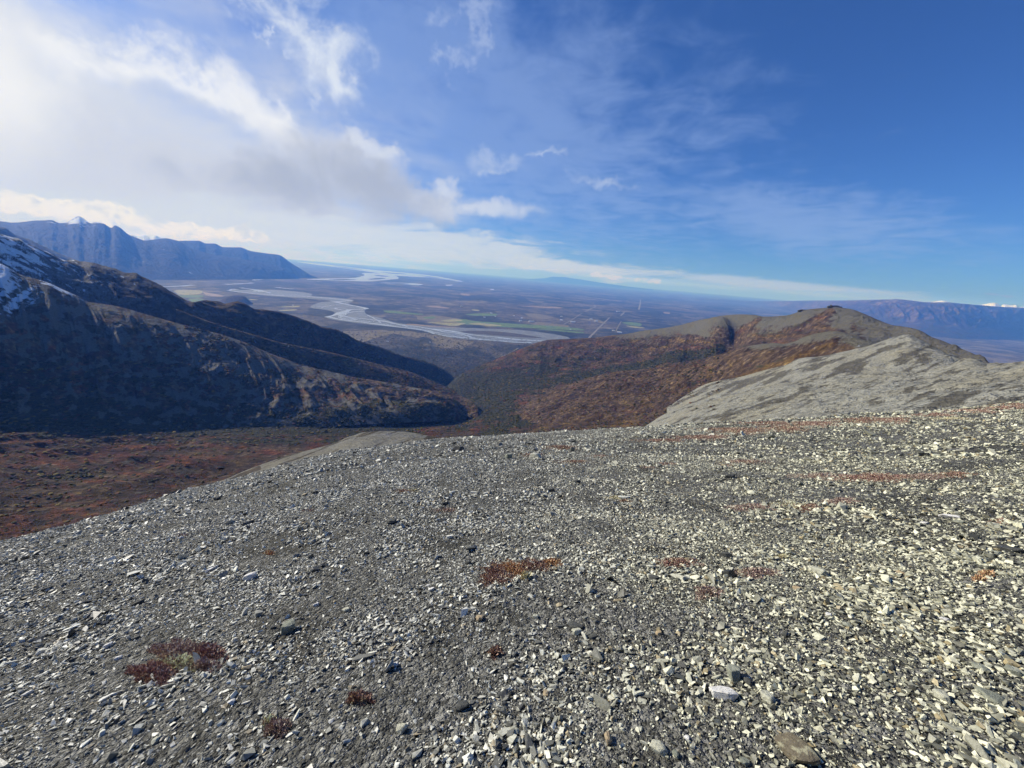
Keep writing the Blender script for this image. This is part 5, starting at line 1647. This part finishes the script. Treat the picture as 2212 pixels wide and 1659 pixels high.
# single spruces
M_needle = simple_mat('spruce_needles', (0.018, 0.026, 0.014), var=0.4, scale=0.7)
M_bark = simple_mat('spruce_bark', (0.07, 0.05, 0.04), var=0.3, scale=2.0)
sp = [c4(945, 1062), c4(1130, 1092), c4(615, 1016), c4(710, 1048), c4(790, 992), c4(560, 1243), c4(710, 1302), c4(425, 1303), c4(1075, 1342), c4(1080, 1222), c4(940, 1243), c4(885, 1208), c4(920, 1150),
      c4(1020, 1150), c4(1360, 946), c4(285, 1466), c4(345, 1077), c4(1230, 990), c4(715, 1422), c4(1120, 1127), c4(1295, 1082), c3(1600, 842), c3(1905, 842), c3(1880, 778), c3(2190, 862), c3(2175, 1422),
      c3(95, 1062), c3(165, 1572), c3(2100, 1302), c3(1745, 1592), c3(1840, 792), c4(1460, 1125), c4(380, 880), c4(840, 880)]
vc, fc = [], []
import bmesh
bm = bmesh.new()
r_ = random.Random(3)
for lv in range(6):
    z0, z1, rr = 0.08 + lv * 0.145, 0.08 + lv * 0.145 + 0.24, 0.20 * (1 - lv / 6.6)
    ring = []
    for k in range(9):
        a = 2 * math.pi * k / 9 + lv
        q = rr * r_.uniform(0.65, 1.15)
        ring.append(bm.verts.new((math.cos(a) * q, math.sin(a) * q, z0 + r_.uniform(-.02, .02))))
    tipv = bm.verts.new((0, 0, min(1.0, z1)))
    for k in range(9):
        bm.faces.new((ring[k], ring[(k + 1) % 9], tipv))
cr_me = bpy.data.meshes.new('crown')
bm.to_mesh(cr_me)
bm.free()
cr_me.materials.append(M_needle)
bm = bmesh.new()
bmesh.ops.create_cone(bm, segments=6, radius1=0.022, radius2=0.008, depth=0.6, cap_ends=True)
bmesh.ops.translate(bm, verts=bm.verts, vec=(0, 0, 0.26))
tr_me = bpy.data.meshes.new('trunk')
bm.to_mesh(tr_me)
bm.free()
tr_me.materials.append(M_bark)
first = None
for i, (x, y) in enumerate(sp):
    loc, nrm, cv, dist = drop(x, y)
    if loc is None or cv[3] < 0:
        continue
    h = min(13.0, dist * 0.0052) * random.uniform(0.8, 1.25)
    if first is None:
        root = bpy.data.objects.new('spruce_tree', None)
        C.objects.link(root)
        kids = []
        for nm, me in (('crown', cr_me), ('trunk', tr_me)):
            ob = bpy.data.objects.new(nm, me)
            C.objects.link(ob)
            ob.parent = root
            kids.append(ob)
        first = (root, kids)
    else:
        root = first[0].copy()
        C.objects.link(root)
        for kd in first[1]:
            q = kd.copy()
            C.objects.link(q)
            q.parent = root
    root.location = (loc.x, loc.y, loc.z - 0.3)
    root.rotation_euler = (0, 0, i * 1.3)
    root.scale = (h * 1.15, h * 1.15, h)
    tag(root, 'small dark spruce standing alone on the far brown tundra slopes', 'tree', 'lone spruces dotted over the brown slopes')

# houses and barns on the plain
M_roofw = simple_mat('pale_metal_roof', (0.75, 0.76, 0.78), 0.5, 0.4, 0.06, 0.05)
M_wallw = simple_mat('pale_siding', (0.55, 0.54, 0.50), 0.8, 0.2, 0.1, 0.05)
bl = [(1237.6, 696.5, 10, 'large white barn beside the cleared track on the plain'), (1148, 695.3, 12, 'long white shed among the dark woods, left of the large white barn'),
      (1212.8, 692.3, 6, 'white building just left of the large white barn'), (1124.5, 694.3, 6, 'white building left of the long white shed'),
      (1212.8, 684.3, 4, 'small white house above the building beside the large barn'), (1061, 677.5, 5, 'pale house north of the green pastures'),
      (997.5, 662.5, 5, 'pale farm building beyond the tan field'), (836.8, 738.4, 4, 'white house in the woods below the river, near the left slope'),
      (929, 740, 2.6, 'small white house in the woods below the river, right of the other'), (1287.6, 694.4, 7, 'white building between the two long cleared tracks'),
      (1338, 719, 10, 'bright white hall close above the brown ridge'), (1276.7, 690.2, 5, 'pale house left of the building between the tracks'),
      (1335, 673.4, 9, 'long pale depot at the top of the wooded plain'), (1127, 688, 4, 'tiny pale house above the white building left of the shed'),
      (1047, 686, 4, 'pale house over the widest green pasture'), (1325, 715, 5, 'grey house next to the bright white hall'), (1232, 712, 3, 'small house by the far river bank, below the large barn'),
      (633, 660, 3, 'white house by the hay fields left of the river'), (1110, 683, 4, 'light grey house among the farm clearings'), (1070, 684, 3, 'small light house at the corner of the pasture')]
for i, (x, y, wpx, lab) in enumerate(bl):
    p = plain_pt(np.array(x), np.array(y))
    D = depth_of(p)
    L_ = wpx * D / FOC
    W_, H_ = min(L_ * 0.6, 40), min(9, L_ * 0.16) + 4
    root = bpy.data.objects.new('building', None)
    C.objects.link(root)
    root.location = (p[0], p[1], PLAIN + 1.0)
    root.rotation_euler = (0, 0, math.radians(8 + 20 * math.sin(i * 2.3)))
    l, w_ = L_ / 2, W_ / 2
    v = [(-l, -w_, -2), (l, -w_, -2), (l, w_, -2), (-l, w_, -2), (-l, -w_, H_), (l, -w_, H_), (l, w_, H_), (-l, w_, H_)]
    f = [(0, 1, 5, 4), (1, 2, 6, 5), (2, 3, 7, 6), (3, 0, 4, 7)]
    mesh_obj('wall', v, f, M_wallw, False, None, root)
    e, rh = 0.8, W_ * 0.22
    v = [(-l - e, -w_ - e, H_), (l + e, -w_ - e, H_), (l + e, 0, H_ + rh), (-l - e, 0, H_ + rh), (l + e, w_ + e, H_), (-l - e, w_ + e, H_), (-l - e, 0, H_ - 0.3), (l + e, 0, H_ - 0.3)]
    f = [(0, 1, 2, 3), (3, 2, 4, 5), (1, 0, 6, 7), (5, 4, 7, 6)]
    mesh_obj('roof', v, f, M_roofw, False, None, root)
    tag(root, lab, 'building')

# black outcrops on the top of the right-hand peak
for (x, y, wpx, lab) in [(1803, 662, 26, 'craggy black summit outcrop on the brown peak'), (1737, 671, 22, 'lower black outcrop on the shoulder left of the summit crag')]:
    p = at(np.array(x), np.array(y), float(np.interp(x, [q[0] for q in b_crest], [q[2] for q in b_crest])))
    s = wpx * depth_of(p) / FOC
    root = bpy.data.objects.new('rock_outcrop', None)
    C.objects.link(root)
    root.location = p
    for k in range(6):
        me = rock_mesh(900 + k + int(x), s * 0.34, s * 0.3, s * (0.30 if abs(k - 2.5) < 2 else 0.18))
        me.materials.append(RM['dark'])
        ob = bpy.data.objects.new('crag', me)
        C.objects.link(ob)
        ob.parent = root
        ob.location = ((k - 2.5) * s * 0.19, 0, -s * 0.04 + (0 if k % 2 else -s * 0.03))
        ob.rotation_euler = (0, 0.2 * (k % 3 - 1), k)
    tag(root, lab, 'rock outcrop')

# ================================================================ AIR
m = bpy.data.materials.new('thin_blue_haze')
m.use_nodes = True
m.node_tree.nodes.clear()
hn = NT(m.node_tree)
vol = hn.n('ShaderNodeVolumePrincipled')
vol.inputs['Color'].default_value = (0.12, 0.33, 1.0, 1)
vol.inputs['Absorption Color'].default_value = (1, 1, 1, 1)
vol.inputs['Density'].default_value = HAZE_DENSITY
vol.inputs['Anisotropy'].default_value = 0.1
ho = hn.n('ShaderNodeOutputMaterial')
m.node_tree.links.new(vol.outputs[0], ho.inputs['Volume'])
zb, zt = PLAIN - 1600.0, 900.0
X0, X1, Y0, Y1 = -98000.0, 98000.0, -3000.0, 98000.0
hv = [(X0, Y0, zb), (X1, Y0, zb), (X1, Y1, zb), (X0, Y1, zb), (X0, Y0, zt), (X1, Y0, zt), (X1, Y1, zt), (X0, Y1, zt)]
hf = [(0, 3, 2, 1), (4, 5, 6, 7), (0, 1, 5, 4), (1, 2, 6, 5), (2, 3, 7, 6), (3, 0, 4, 7)]
mesh_obj('haze', hv, hf, m, False, 'stuff')
